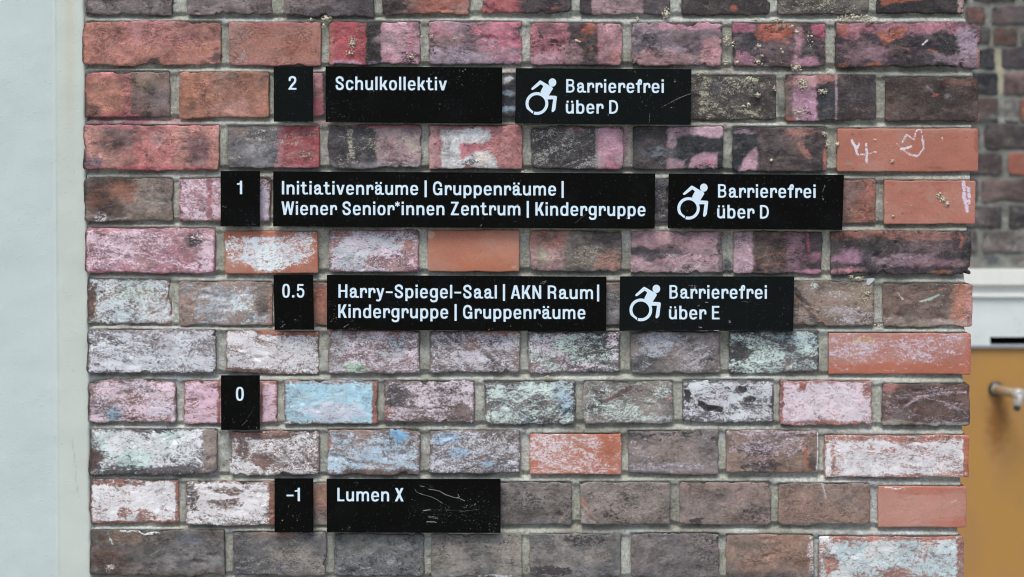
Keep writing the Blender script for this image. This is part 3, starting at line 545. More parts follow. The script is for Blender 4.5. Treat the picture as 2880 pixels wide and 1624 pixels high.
rows.append([  # 10
 (252,1350,502,1475, 'a76a58','a0695a', .5, 1, 0, ('f3f6fa',.80), [E(.25,.08,.3,.06,K(.25)),E(.4,.75,.1,.14,K(.35)),E(.62,.82,.08,.14,K(.35)),Rr(0,.93,1,1,K(.1),1,4),Rr(.96,0,1,1,K(.1),1,4)]),
 (524,1355,776,1478, '8a6a5f','5d5254', .45, 1, .05, ('f5f6f9',.66), [E(.05,.3,.1,.4,('S',.7)),E(.06,.3,.08,.35,K(.3)),E(.42,.2,.2,.08,K(.3)),E(.45,.5,.2,.1,K(.38)),Rr(.9,0,1,1,'9c6a5c',.8,5),Rr(.93,0,1,1,K(.05),1,5)]),
 (790,1360,1045,1479, '9a7468','987468', .5, .6, 0, None, [Rr(0,.65,1,1,'7c7274',.85,9,8),E(.45,.03,.3,.05,'7c6c6a',.5)]),
 (1065,1359,1325,1478, '7b7076','5f5a60', .5, 1, .2, None, []),
 (1350,1358,1608,1477, '756a69','5d5658', .5, .9, .15, None, [E(.6,.4,.15,.15,('S',.5)),L([(.55,.93),(.95,.98)],4,'4a5a78',.5)]),
 (1632,1357,1885,1475, '7e716f','706563', .5, .9, .08, ('b9b6b2',.08), [L([(.02,.4),(.06,.6),(.1,.75)],8,'ac7264',.9),L([(.02,.65),(.2,.95)],6,'514a4c',.7),L([(.9,.7),(.87,.95)],4,'5b5153',.8),E(.3,.75,.05,.1,('S',.6))]),
 (1912,1358,2168,1478, '7d6966','6a5d5d', .5, .9, .15, None, [E(.4,.35,.2,.2,'6d6268',.6),L([(.3,.2),(.45,.5),(.7,.55)],6,'8f7268',.5),E(.2,.9,.08,.1,('S',.8)),E(.95,.7,.04,.12,'433a40',.8)]),
 (2189,1359,2447,1478, '907064','7f6861', .5, .7, .08, None, [Rr(0,0,1,.08,'5f585a',.5,5),L([(.48,.0),(.5,.2),(.52,.35)],5,K(.55,'d0cfd2')),E(.7,.4,.2,.3,'7d6c68',.6),E(.5,.95,.4,.06,'66605f',.6)]),
 (2470,1369,2718,1484, 'b87767','b98478', .5, .2, 0, None, [L([(.08,.03),(.2,.06),(.3,.05)],3,K(.6,WH)),L([(.82,.38),(.88,.34)],2,K(.5,WH)),E(.95,.9,.1,.12,'b5604e',.6),E(.6,.1,.4,.08,'ae6450',.6),E(.5,.5,.4,.3,'bd8c80',.5)]),
])
rows.append([  # 11
 (254,1493,632,1618, '5e5452','4b484c', .5, 1, .15, None, [E(.12,.6,.12,.4,'4c3630',.8,.5),E(.3,.15,.15,.12,'7a6258',.7,.5),E(.75,.6,.25,.4,'6c6c74',.55,.6),E(.72,.17,.1,.12,'3a3f4c',.7,.4),E(.15,.8,.03,.08,K(.5,WH),.9,.6,1.2),L([(.13,.05),(.17,.3)],4,K(.5,MNT)),E(.35,.02,.2,.03,K(.6,WH)),L([(.45,.55),(.52,.42)],4,'8a7c70',.6)]),
 (655,1497,917,1620, '6e6666','545259', .5, 1, .1, ('b2aea6',.06), [E(.6,.5,.25,.35,'7d7570',.6,.6),E(.2,.8,.3,.2,'4d4e56',.7,.5),E(.5,.05,.25,.06,'93705f',.7),L([(.6,.3),(.66,.45)],3,'35323a',.8)]),
 (939,1502,1192,1624, '6c6c70','565760', .5, 1, .1, ('b0b0b4',.05), [E(.7,.3,.2,.12,'7d7c78',.7,.6),E(.2,.15,.2,.2,'62625f',.5,.5)]),
 (1213,1503,1467,1625, '7c7471','686466', .5, .9, .08, None, [E(.7,.97,.15,.04,K(.7,'cfdde6')),L([(.2,.3),(.5,.2),(.8,.3)],4,'8d8478',.5)]),
 (1490,1503,1746,1626, '726c6d','58565c', .5, 1, .1, None, [E(.2,.85,.25,.1,('S',.8)),E(.55,.15,.2,.12,('S',.6)),E(.75,.5,.2,.2,'7d7470',.6)]),
 (1774,1502,2022,1626, '716567','57535a', .5, .9, .12, None, [E(.6,.8,.3,.25,'544f56',.6,.5)]),
 (2043,1503,2290,1627, '8a6b5f','71605b', .5, .9, .08, None, [Rr(0,.85,1,1,'4b474b',.75,10,12),E(.5,.1,.4,.1,'96705f',.6),E(.15,.2,.1,.2,'655a58',.6),E(.97,.3,.04,.25,K(.42,WH)),E(.97,.75,.04,.22,K(.42,WH))]),
 (2303,1510,2711,1640, 'b47060','b08074', .5, .6, 0, ('e6eff2',.66,'cfe8ee'), [Rr(0,0,1,.07,K(.2),1,4),E(.03,.3,.03,.3,K(.5)),E(.08,.75,.05,.3,'b86a50',.8),E(.08,.6,.05,.3,K(.25)),Rr(.95,0,1,1,K(.2),1,5),E(.03,.02,.05,.1,K(.85,WH)),E(.5,.85,.12,.2,K(.2))]),
])
NV = len(rows)
# courses above and below the picture, in case one steps aside
def extra(y0, y1, starts, xl, xr):
    out = []; pal = [('766a6a', '55505a'), ('8a6e66', '6a5a58'), ('b07060', 'a86a58'), ('6c6466', '4e4c52'), ('a97880', '8a6a74')]
    for i, (a, b) in enumerate(starts):
        p = pal[int(rng.integers(0, 5))]; out.append((a, y0 + i % 2, b, y1, p[0], p[1], .5, .9, .1, None, []))
    return out
odd = [(240, 482), (508, 762), (788, 1042), (1066, 1320), (1344, 1598), (1622, 1878), (1902, 2160), (2186, 2444), (2470, 2735)]
even = [(240, 612), (640, 898), (924, 1182), (1208, 1464), (1490, 1748), (1774, 2030), (2056, 2312), (2338, 2740)]
top_rows = [extra(-220 - 145 * k, -97 - 145 * k, even if k % 2 == 0 else odd, 0, 0) for k in range(5)][::-1]
sh = lambda L_, d: [(a + (14 if i == 0 else 0), b - (30 if i == len(L_) - 1 else 0)) for i, (a, b) in enumerate(L_)]
bot_rows = [extra(1645 + 142 * k, 1762 + 142 * k, sh(odd if k % 2 == 0 else even, 0), 0, 0) for k in range(5)]
allrows = top_rows + rows + bot_rows
for ri, row in enumerate(allrows):
    vis = len(top_rows) <= ri < len(top_rows) + NV
    for bi, b in enumerate(row):
        x0, y0, x1, y1, c1, c2, mk, rough, soot, ch, ops = b
        last = bi == len(row) - 1
        build_brick((x0, y0, x1, y1), c1, c2, mk, rough, soot, ch, ops, step=3.0 if vis else 11.0, end=last, seed=ri * 13 + bi * 3.7, first=bi == 0)

# ------------------------------------------------------------------ mortar
def row_lines():
    xs = np.linspace(200, 2800, 14); tops, bots = [], []
    for row in allrows:
        cx = np.array([(b[0] + b[2]) / 2 for b in row]); 
        tops.append(np.interp(xs, cx, [b[1] for b in row])); bots.append(np.interp(xs, cx, [b[3] for b in row]))
    return xs, np.array(tops), np.array(bots)
LX, LT, LB = row_lines()
right_x = np.array([row[-1][2] for row in allrows]); row_mid = np.array([(row[-1][1] + row[-1][3]) / 2 for row in allrows])
def build_mortar():
    ys = np.concatenate([np.arange(-790, -110, 14), np.arange(-110, 1660, 4.0), np.arange(1660, 2350, 14)])
    cols = 560
    s = np.linspace(0, 1, cols)
    S, Y = np.meshgrid(s, ys); B, A = S.shape
    edge = np.interp(Y, row_mid, right_x) - 17 + fbm(Y * 0 + 5, Y, 60, 4, 3) * 7
    x_l = 245 + (Y - 812) * .0123 + fbm(Y * 0 + 9, Y, 40, 4, 5) * 3
    X = x_l + S * (edge - x_l)
    x, y = X.ravel(), Y.ravel()
    depth = np.full(x.shape, .0060); bed = np.zeros(x.shape); frac = np.zeros(x.shape)
    for i in range(len(allrows) - 1):
        b = np.interp(x, LX, LB[i]); t = np.interp(x, LX, LT[i + 1])
        fr = (y - b) / (t - b); ins = (fr > -.25) & (fr < 1.25)
        bed = np.where(ins, 1, bed); frac = np.where(ins, np.clip(fr, 0, 1), frac)
    dmin = np.full(x.shape, 99.)
    for row in allrows:
        for b in row:
            selm = (y > b[1] - 30) & (y < b[3] + 30) & (x > b[0] - 30) & (x < b[2] + 30)
            if not selm.any(): continue
            dx = np.maximum(np.maximum(b[0] - x[selm], x[selm] - b[2]), 0); dy = np.maximum(np.maximum(b[1] - y[selm], y[selm] - b[3]), 0)
            dmin[selm] = np.minimum(dmin[selm], np.hypot(dx, dy))
    n = fbm(x, y, 70, 4, 41); n2 = fbm(x, y * 1.3, 22, 4, 42, .65); n3 = fbm(x, y, 150, 3, 43)
    d_bed = .0088 - .0066 * sstep(.02, .8, frac) + n3 * .0014
    d_perp = .0046 + n3 * .0020
    depth = np.where(bed > 0, d_bed, d_perp) + n * .0010 + n2 * .0010
    # ragged lips where the mortar was smeared against the bricks
    lip = np.exp(-(dmin - 1.5)**2 / 9) * sstep(0.0, .5, fbm(x, y, 40, 3, 44))
    depth -= lip * .0030 * sstep(256, 275, x)
    depth += .0035 * (1 - sstep(0, 16, x - x_l.ravel()))
    depth = np.maximum(depth, .0012)
    depth = np.where(dmin <= .1, np.maximum(depth, .0055), depth)
    V = unproj(x, y, 0 * x); V[:, 1] = depth
    idx = np.arange(A * B).reshape(B, A)
    q = np.stack([idx[:-1, :-1], idx[1:, :-1], idx[1:, 1:], idx[:-1, 1:]], -1).reshape(-1, 4)
    # return at the end of the wall and back face
    e = idx[:, -1]; e0 = idx[:, 0]; nv = len(V); nb = len(e)
    Vr = V[e].copy(); Vr[:, 1] = .25; Vl = V[e0].copy(); Vl[:, 1] = .25
    V = np.concatenate([V, Vr, Vl])
    i = np.arange(nb - 1)
    qs = np.stack([e[i], e[i + 1], nv + i + 1, nv + i], -1); qb = np.stack([nv + i, nv + i + 1, nv + nb + i + 1, nv + nb + i], -1)
    Q = np.concatenate([q, qs, qb])
    XX = np.concatenate([x, x[e], x[e0]]); YY = np.concatenate([y, y[e], y[e0]])
    c1, c2, c3 = lin('b4b8ad'), lin('989a90'), lin('c6ccc5')
    k = sstep(-.3, .4, fbm(XX, YY, 130, 4, 45))[:, None]
    col = c1 * (1 - k) + c2 * k
    k = sstep(.0, .5, fbm(XX, YY * 2, 160, 4, 46) + .35 * (YY < 70) )[:, None] * .8; col = col * (1 - k) + c3 * k
    dd = np.concatenate([dmin, np.full(2 * nb, 9)])
    dirt = np.clip(.20 + .62 * fbm(XX, YY, 60, 5, 47, .65) + .10 * np.exp(-dd / 3.5), 0, 1)
    bx = (0, 0, 1, 1)
    tmpc = np.zeros((len(XX), 3)); tmpd = np.zeros(len(XX))
    ops = [  # paint that ran over the joints, in photo pixels
      Rr(245,186,358,202,'b85c78',.85,5,5), E(300,342,110,11,'6b4c58',.8,.4,.2), E(420,340,90,6,'a86a7c',.6,.4,.2), Rr(880,183,905,202,'b04a58',.8,4,4),
      Rr(905,70,925,180,'9c9f9a',.2), Rr(2030,360,2062,486,'25303a',.95,3,3), Rr(2322,118,2350,192,'434c58',.85,4,4), Rr(2240,186,2330,214,'a8486e',.85,6,6), Rr(2230,340,2312,354,'5c2434',.85,5,4),
      Rr(2325,400,2340,482,'2e3a44',.85,4,4), Rr(488,505,506,622,'84747e',.9,3,3), E(900,345,60,6,'8f5b60',.5), Rr(2313,655,2334,772,'31383d',.85,4,4), Rr(2034,655,2060,770,'7d8684',.5,4,4), E(2046,740,10,26,'405058',.8,.4),
      Rr(1752,150,1777,184,'5a6a78',.5,5,5), E(1740,340,30,120,'8a9296',.0), E(2550,1505,120,9,'c9d2d4',.7,.5,.3), E(2455,1400,8,60,'c9d0d4',.7,.5,.3), E(2445,1355,60,7,'c5ccd0',.6,.5,.3),
      E(2200,300,12,26,'3c4646',.7), E(1762,400,8,60,'b0889a',.7,.4), E(500,1350,8,60,'5a6466',.5,.4), E(2296,1560,8,60,'b9c6cc',.6,.5), E(1068,1440,6,120,'9aa09a',.5)]
    # chalk dust and smears carried over the joints low on the left and at the right end
    for (cx, cy, rx, ry, a_) in ((450, 1180, 420, 420, .55), (1250, 1180, 420, 300, .38), (2500, 1400, 260, 240, .5), (2150, 1180, 300, 120, .35), (700, 860, 500, 160, .3)):
        dd_ = np.hypot((XX - cx) / rx, (YY - cy) / ry); kk = (1 - sstep(.4, 1.2, dd_)) * sstep(-.05, .3, fbm(XX, YY * 1.4, 26, 5, cx, .7)) * min(.8, a_ * 1.35)
        col = col * (1 - kk[:, None]) + lin('d0d6d8') * kk[:, None]
    for (cx, cy, rx, ry, a_, cc) in ((1300, 205, 500, 12, .5, 'a8808c'), (2200, 200, 160, 60, .5, '8d6474'), (1900, 420, 200, 90, .4, '5b5f66'), (480, 340, 260, 12, .5, 'a87880'), (2050, 640, 300, 30, .4, '8a7078'), (300, 640, 200, 14, .5, 'a88088'), (900, 400, 40, 90, .35, '8f8088'), (1200, 130, 40, 70, .35, '9c8088')):
        dd_ = np.hypot((XX - cx) / rx, (YY - cy) / ry); kk = (1 - sstep(.5, 1.3, dd_)) * sstep(-.1, .3, fbm(XX, YY, 45, 4, cx + 3, .65)) * a_
        col = col * (1 - kk[:, None]) + lin(cc) * kk[:, None]
    apply_ops(ops, XX, YY, (0, 0, 1, 1), col, dirt, tmpc, tmpd, 60)
    base = np.concatenate([col, np.clip(dirt, 0, 1)[:, None]], 1)
    me = mesh_np('mortar', V, Q, True, {'base': base}); 
    return link('mortar', me, M_MORTAR, wall)
build_mortar()

# lumps of splashed mortar clinging to the wall
T_ = (1 + 5**.5) / 2
ICO = np.array([(-1, T_, 0), (1, T_, 0), (-1, -T_, 0), (1, -T_, 0), (0, -1, T_), (0, 1, T_), (0, -1, -T_), (0, 1, -T_), (T_, 0, -1), (T_, 0, 1), (-T_, 0, -1), (-T_, 0, 1)]) / 1.9
ICF = np.array([(0,11,5),(0,5,1),(0,1,7),(0,7,10),(0,10,11),(1,5,9),(5,11,4),(11,10,2),(10,7,6),(7,1,8),(3,9,4),(3,4,2),(3,2,6),(3,6,8),(3,8,9),(4,9,5),(2,4,11),(6,2,10),(8,6,7),(9,8,1)])
def lump(cx, cy, rx, ry, n, y0=-.0005, big=1.0, parent=wall, name='mortar_splash', mat=None):
    Vs, Fs = [], []; o = unproj([cx], [cy], [y0])[0]
    for k in range(n):
        a = rng.random() * 6.283; rr = rng.random()**.8
        px, py = cx + math.cos(a) * rr * rx, cy + math.sin(a) * rr * ry
        s = (1.0 + 2.6 * rng.random()**2 * (1.2 - rr)) * MPP * big * 1.25
        c = unproj([px], [py], [y0])[0]
        V = ICO * (1 + rng.normal(0, .16, (12, 1))) * s * np.array([1, .8, 1]) + c + np.array([0, -s * .35 * (1 + (1 - rr) * .8), 0])
        Fs.append(ICF + len(Vs) * 12); Vs.append(V)
    me = mesh_np(name, np.concatenate(Vs), np.concatenate(Fs), True, None, o)
    q = link(name, me, mat or M_LUMP, parent); q.location = o; return q
LUMPS = [(919,52,19,12,60),(874,55,10,5,16),(912,74,8,7,16),(991,122,14,18,70),(984,150,15,9,22),(1158,161,9,7,18),(1187,105,5,9,12),(1214,103,6,6,12),(1624,116,11,6,18),(1793,54,9,7,18),(1874,41,13,20,60),
 (2045,110,12,22,60),(2060,125,8,10,14),(2126,57,12,7,20),(2190,58,26,8,50),(2362,58,14,9,24),(2405,50,52,11,140),(2450,60,28,7,40),(2136,130,11,7,24),(2200,144,8,14,26),(2142,157,9,5,16),(2132,174,18,10,40),(2074,176,10,8,22),(2187,175,16,5,18),(2240,190,17,14,60),(2041,177,9,7,14),
 (1969,206,14,10,40),(2113,225,22,11,60),(2132,268,8,7,20),(2105,295,7,8,18),(2091,299,8,3,8),(2179,248,5,8,12),(2258,237,15,20,70),(2315,258,15,9,40),(2247,316,14,12,50),(2245,336,6,4,8),(2319,377,10,8,28),(2328,408,7,16,34),(2355,406,8,8,18),(2169,452,5,5,10),(2509,453,8,5,14),(2461,394,5,3,6),
 (2641,550,7,11,30),(2652,563,9,10,36),(2664,575,7,8,26),(2493,570,3,3,5),(2563,580,3,3,5),(2511,609,3,3,5),(2416,784,22,7,50),(2392,779,8,5,12),(2436,826,16,26,40),(1275,110,5,4,4),(2280,105,12,30,22),(2225,75,10,8,22),
 (1541,1062,14,5,26),(2470,917,16,6,22),(2240,90,8,10,18),(1480,484,26,5,26)]
for c in LUMPS: lump(*c)
for (cx, cy) in ((2000, 268),): lump(cx - 12, cy, 9, 48, 44, big=.6)
lump(983, 420, 8, 52, 40, big=.45)
# scrap of pale tape stuck on the mortar
def flat_patch(name, pts, mat, y0, th, parent, label=None):
    P = unproj([p[0] for p in pts], [p[1] for p in pts], np.full(len(pts), y0)); n = len(P)
    V = np.concatenate([P, P + np.array([0, th, 0])]); Fs = [list(range(n))[::-1], list(range(n, 2 * n))] + [[i, (i + 1) % n, n + (i + 1) % n, n + i] for i in range(n)]
    me = mesh_np(name, V, Fs, False); o = link(name, me, mat, parent); return o
M_TAPE = simple('pale_tape', 'b9c2c8', .5, .4, 300, .08)
flat_patch('tape_scrap', [(2438, 785), (2456, 782), (2461, 787), (2450, 797), (2443, 803), (2437, 800)], M_TAPE, -.0016, .0006, wall)

# ------------------------------------------------------------------ plaster pier on the left
def build_plaster():
    t = thing('plaster_wall', 'smooth pale blue-grey rendered wall running up the left beside the bricks', 'wall', tuple(unproj([120], [2350], [.006])[0]))
    ys = np.concatenate([np.arange(-790, -30, 30), np.arange(-30, 1660, 6.), np.arange(1660, 2350, 30)])
    s = np.concatenate([np.linspace(-2600, -40, 40), np.arange(-30, 236, 4.), np.array([238, 241, 243, 245.])])
    X, Y = np.meshgrid(s, ys); B, A = X.shape; x0 = X.ravel(); y = Y.ravel()
    ramp = sstep(150, 245, x0)
    x = x0 + ramp * ((y - 812) * .0123 + 4 + fbm(y * 0 + 2, y, 70, 4, 9) * 6)
    lean = (y - 812) * .006
    d = .0045 - .0012 * sstep(150, 160, x0 - lean) + .0010 * sstep(230, 246, x0)
    d = d - .0007 * np.exp(-((x0 - lean - 157) / 3.0)**2) * (.5 + .5 * fbm(x0, y, 40, 3, 4))
    d = d + fbm(x0, y, 220, 3, 70) * .0016 + fbm(x0, y, 50, 3, 71) * .0003
    d = d + .006 * sstep(238, 245, x0)
    V = unproj(x, y, 0 * x); V[:, 1] = d
    idx = np.arange(A * B).reshape(B, A)
    Q = np.stack([idx[:-1, :-1], idx[1:, :-1], idx[1:, 1:], idx[:-1, 1:]], -1).reshape(-1, 4)
    a, b = lin('c0d0d0'), lin('c3cfc9')
    k = sstep(140, 175, x0 - lean + fbm(x0, y, 60, 3, 72) * 8)[:, None]
    col = a * (1 - k) + b * k
    # warm stain running down near the ridge, at the top
    st = (np.exp(-((x0 - 196) / 16)**2) * sstep(700, 0, y) * .45)[:, None]; col = col * (1 - st) + lin('bdbba4') * st
    st = (np.exp(-((x0 - lean - 159) / 2.5)**2) * .5 * (.6 + .4 * fbm(x0, y, 50, 3, 73)))[:, None]; col = col * (1 - st) + lin('a7aa98') * st
    cr = seg_dist(x, y, [(205, 1230), (203, 1262), (208, 1280), (206, 1300), (214, 1318), (212, 1350), (220, 1400)])
    k = ((1 - sstep(.4, 2.4, cr)) * .3)[:, None]; col = col * (1 - k) + lin('868f88') * k
    base = np.concatenate([col, np.zeros((len(x), 1))], 1)
    o = link('render_coat', mesh_np('render_coat', V - np.array(t.location)[None], Q, True, {'base': base}), M_PLASTER, t)
    # masonry body behind the coat
    P = unproj([-2600, 238, 238, -2600], [2350, 2350, -790, -790], np.full(4, .012)); V = np.concatenate([P, P + np.array([0, .3, 0])]) - np.array(t.location)[None]
    body = link('masonry', mesh_np('masonry', V, [[0, 1, 2, 3], [7, 6, 5, 4], [0, 4, 5, 1], [1, 5, 6, 2], [2, 6, 7, 3], [3, 7, 4, 0]], False), simple('masonry', '9a9c96', .9), t)
build_plaster()

# ------------------------------------------------------------------ lettering
XH, CH, SW = 28.0, 38.2, 7.2
class G:
    RES = 0.2
    def __init__(s, w): s.w = w; n = int((w + 6) / s.RES); m_ = int(60 / s.RES); s.X, s.Y = np.meshgrid(np.arange(n) * s.RES - 3 + s.RES / 2, np.arange(m_) * s.RES - 14 + s.RES / 2); s.m = np.zeros(s.X.shape, bool)
    def box(s, a, b, c, d): s.m |= (s.X >= a) & (s.X <= c) & (s.Y >= b) & (s.Y <= d); return s
    def cut(s, a, b, c, d): s.m &= ~((s.X >= a) & (s.X <= c) & (s.Y >= b) & (s.Y <= d)); return s
    def poly(s, pts): s.m |= inpoly(s.X, s.Y, pts); return s
    def sl(s, x0, y0, x1, y1, w_): return s.poly([(x0, y0), (x0 + w_, y0), (x1 + w_, y1), (x1, y1)])
    def ring(s, a, b, c, d, tx, ty, n=2.5):
        cx, cy, rx, ry = (a + c) / 2, (b + d) / 2, (c - a) / 2, (d - b) / 2
        o = np.abs((s.X - cx) / rx)**n + np.abs((s.Y - cy) / ry)**n <= 1
        i = np.abs((s.X - cx) / (rx - tx))**n + np.abs((s.Y - cy) / (ry - ty))**n <= 1
        s.m |= o & ~i; return s
    def st(s, pts, w_, w2=None):
        P = np.array(pts, float); P2 = []
        Q = np.concatenate([[2 * P[0] - P[1]], P, [2 * P[-1] - P[-2]]])
        for i in range(1, len(Q) - 2):
            for t in np.linspace(0, 1, 9)[:-1]:
                a, b, c, d = Q[i - 1], Q[i], Q[i + 1], Q[i + 2]
                P2.append(.5 * ((2 * b) + (-a + c) * t + (2 * a - 5 * b + 4 * c - d) * t * t + (-a + 3 * b - 3 * c + d) * t**3))
        P2.append(P[-1]); P2 = np.array(P2); n = len(P2)
        for i in range(n - 1):
            a, b = P2[i], P2[i + 1]; d = b - a; L_ = (d @ d) + 1e-12
            ww = (w_ + ((w2 or w_) - w_) * i / n) / 2
            t = ((s.X - a[0]) * d[0] + (s.Y - a[1]) * d[1]) / L_
            dist = np.abs((s.X - a[0]) * d[1] - (s.Y - a[1]) * d[0]) / math.sqrt(L_)
            s.m |= (t >= 0) & (t <= 1) & (dist <= ww)
            if i: s.m |= np.hypot(s.X - a[0], s.Y - a[1]) <= ww
        return s
def glyphs():
    g = {}
    g['I'] = G(7.4).box(0, 0, 7.4, CH); g['l'] = G(7.2).box(0, 0, 7.2, CH); g['|'] = G(7.2).box(0, -6.3, 7.2, 41.3)
    g['i'] = G(7.2).box(0, 0, 7.2, XH).box(0, 31.4, 7.2, CH)
    arch = [(4, 17.5), (6.5, 22.6), (11.2, 25.2), (16, 24.6), (19.2, 21.2), (19.8, 15)]
    g['n'] = G(23.4).box(0, 0, 7, XH).box(16.3, 0, 23.4, 17).st(arch, 6.1, 7.1)
    g['h'] = G(23.4).box(0, 0, 7, CH).box(16.3, 0, 23.4, 17).st(arch, 6.1, 7.1)
    g['m'] = G(36.8).box(0, 0, 7, XH).box(15, 0, 21.8, 17).box(29.8, 0, 36.8, 17).st([(4, 17.5), (6.3, 22.6), (10.5, 25.2), (15, 24.6), (17.9, 21.2), (18.4, 15)], 6, 6.9).st([(19, 17.5), (21.3, 22.6), (25.5, 25.2), (30, 24.6), (32.8, 21.2), (33.3, 15)], 6, 6.9)
    def U(): return G(23.2).box(16.2, 0, 23.2, XH).box(0, 11, 7.1, XH).st([(19.2, 10.5), (16.7, 5.4), (12, 2.8), (7.2, 3.4), (4, 6.8), (3.6, 13)], 6.1, 7.1)
    g['u'] = U(); g['ü'] = U().box(2.2, 30.2, 8.6, 36.4).box(14.6, 30.2, 21, 36.4)
    def Aa(): return G(25.8).st([(3.9, 18.6), (5.2, 23), (10.2, 25.6), (15.4, 24.3), (17.4, 19.5), (17.4, 12)], 6.6, 7).box(13.9, 6, 20.9, 20).st([(17.4, 9), (18.4, 4.4), (21.5, 2.7), (25.6, 2.9)], 6.8, 5.4).st([(16, 16.3), (10.5, 15.2), (5.2, 12.4), (3.7, 8), (5.8, 3.7), (10.2, 2.7), (14.6, 4.6), (17.4, 8.4)], 6, 6)
    g['a'] = Aa(); g['ä'] = Aa().box(2.5, 30.2, 8.9, 36.5).box(14.8, 30.2, 21.2, 36.5)
    g['o'] = G(23.6).ring(0, -.6, 23.6, 28.6, 7.1, 5.8); g['c'] = G(22.6).ring(0, -.6, 23.2, 28.6, 7.1, 5.8).cut(13, 10, 26, 18)
    g['e'] = G(23.2).ring(0, -.6, 23.2, 28.6, 7, 5.7).box(5, 11.8, 21, 16.6).cut(12, 7.6, 26, 11.8).box(16.3, 11.8, 22.9, 14)
    g['r'] = G(20.6).box(0, 0, 7, XH).st([(4, 16), (6.6, 22), (10.4, 25.3), (14.2, 25), (16.8, 22.2), (17.2, 15.6)], 6, 6.8)
    g['t'] = G(20.4).box(4.9, 8, 11.9, 35.8).box(0, 22.4, 17.6, XH).st([(8.4, 9), (9.3, 4.6), (13, 2.9), (20.2, 3.6)], 6.8, 5.4)
    g['v'] = G(24.8).sl(8.4, 0, 0, XH, 7.5).sl(8.6, 0, 17.3, XH, 7.5)
    g['k'] = G(23.6).box(0, 0, 7, CH).sl(4.2, 9.6, 14.2, XH, 8.4).sl(15.4, 0, 6.2, 17, 8.2)
    g['y'] = G(24.8).sl(8.8, 1, 0, XH, 7.5).st([(21.2, XH + 3), (12.6, 1), (10.4, -4.6), (6.8, -6.9), (2, -6.2)], 7, 5.6).cut(0, XH, 30, 40)
    def bowl(): return G(23.6).ring(0, -.6, 23.6, 28.6, 7.1, 5.8)
    g['b'] = bowl().cut(-1, -2, 3.6, 30).box(0, 0, 6.9, CH); g['d'] = bowl().cut(20, -2, 25, 30).box(16.7, 0, 23.6, CH)
    g['p'] = bowl().cut(-1, -2, 3.6, 30).box(0, -8.4, 6.9, XH)
    g['g'] = G(23.6).ring(0, 1.6, 23.2, 28.6, 7.1, 5.6).cut(20, -2, 25, 30).box(16.6, -3, 23.6, XH).st([(20.1, -2), (18, -6.6), (12, -8.3), (6.6, -7.4), (3.4, -3.8)], 6.6, 6)
    g['f'] = G(18.6).box(4.9, 0, 11.9, 31).box(0, 22.4, 17.2, XH).st([(8.4, 28), (9, 33), (12.2, 35.8), (15.2, 34), (15.6, 30)], 6.6, 6)
    g['S'] = G(25.6).st([(21.6, 26.4), (19.8, 32.4), (13, 35.5), (6, 32.8), (4.2, 27), (8, 21.8), (16.6, 17.2), (21.4, 11.2), (19.6, 5.2), (12.8, 2.7), (5.8, 5.2), (3.7, 12)], 6.9)
    g['B'] = G(25).box(0, 0, 7, CH).st([(4, 35.3), (12, 35.3), (18.4, 33.6), (20.2, 28), (18, 22.6), (12, 20.6), (4, 20.6)], 5.8, 5.8).st([(4, 20.2), (12.5, 20.2), (19.4, 17.8), (21.3, 11.6), (19.2, 5.2), (12.5, 2.9), (4, 2.9)], 6.2, 5.8).box(17.4, 25.5, 23.2, 30).box(18.2, 9, 24.8, 14)
    g['D'] = G(26).box(0, 0, 7, CH).st([(4, 35.3), (11, 35.3), (18.6, 32), (22.2, 24), (22.2, 14.2), (18.6, 6.2), (11, 2.9), (4, 2.9)], 6.2)
    g['E'] = G(22).box(0, 0, 7, CH).box(0, 32.5, 21.6, CH).box(0, 17, 19.6, 22.6).box(0, 0, 22, 5.7)
    g['G'] = G(27.4).st([(22.8, 25.4), (20.8, 32.2), (14, 35.6), (7, 32.8), (3.7, 25.5), (3.6, 13), (6.6, 5.4), (12.8, 2.6), (18.6, 4.2), (22.5, 10)], 6.9).box(20, 0, 27, 19.6).box(13.4, 14.4, 27, 19.6)
    g['W'] = G(37.4).sl(6.6, 0, 0, CH, 7.2).sl(7.4, 0, 15.2, CH, 6.6).sl(23.4, 0, 15.6, CH, 6.6).sl(23.4, 0, 30.2, CH, 7.2)
    g['Z'] = G(24).box(.6, 32.6, 23.4, CH).box(0, 0, 24, 5.6).sl(0, 3, 15.2, 36, 8.2)
    g['K'] = G(25.4).box(0, 0, 7, CH).sl(4, 13, 16.2, CH, 8.6).sl(17, 0, 7.2, 22, 8.4)
    g['H'] = G(26).box(0, 0, 7.2, CH).box(18.8, 0, 26, CH).box(4, 16.4, 22, 22.2)
    g['A'] = G(27.6).sl(0, 0, 9.4, CH, 7.2).sl(20.4, 0, 11, CH, 7.2).box(6, 8.4, 22, 13.6)
    g['N'] = G(25).box(0, 0, 6.8, CH).box(18.2, 0, 25, CH).sl(17.6, 0, 0, CH, 7.4)
    g['R'] = G(25).box(0, 0, 7, CH).st([(4, 35.3), (12.5, 35.3), (19, 33.2), (21, 27), (19, 20.9), (12.5, 18.8), (4, 18.8)], 5.9).box(18.2, 24, 24.4, 30).st([(13, 18), (18.4, 16.6), (20.4, 12), (20.8, -3)], 6, 7).cut(-1, -9, 30, 0)
    g['L'] = G(20.6).box(0, 0, 7, CH).box(0, 0, 20.6, 5.8)
    g['X'] = G(26.6).sl(0, 0, 18, CH, 8.1).sl(18.5, 0, .6, CH, 8.1)
    g['0'] = G(23.4).ring(0, -.6, 23.4, CH + .6, 7.2, 5.8, 2.6)
    g['1'] = G(15.4).box(8.2, 0, 15.4, CH).poly([(0, 26.4), (9, 26.8), (9, 30), (15.4, CH), (11.6, CH), (9.6, 35), (6.2, 31.6), (0, 31)])
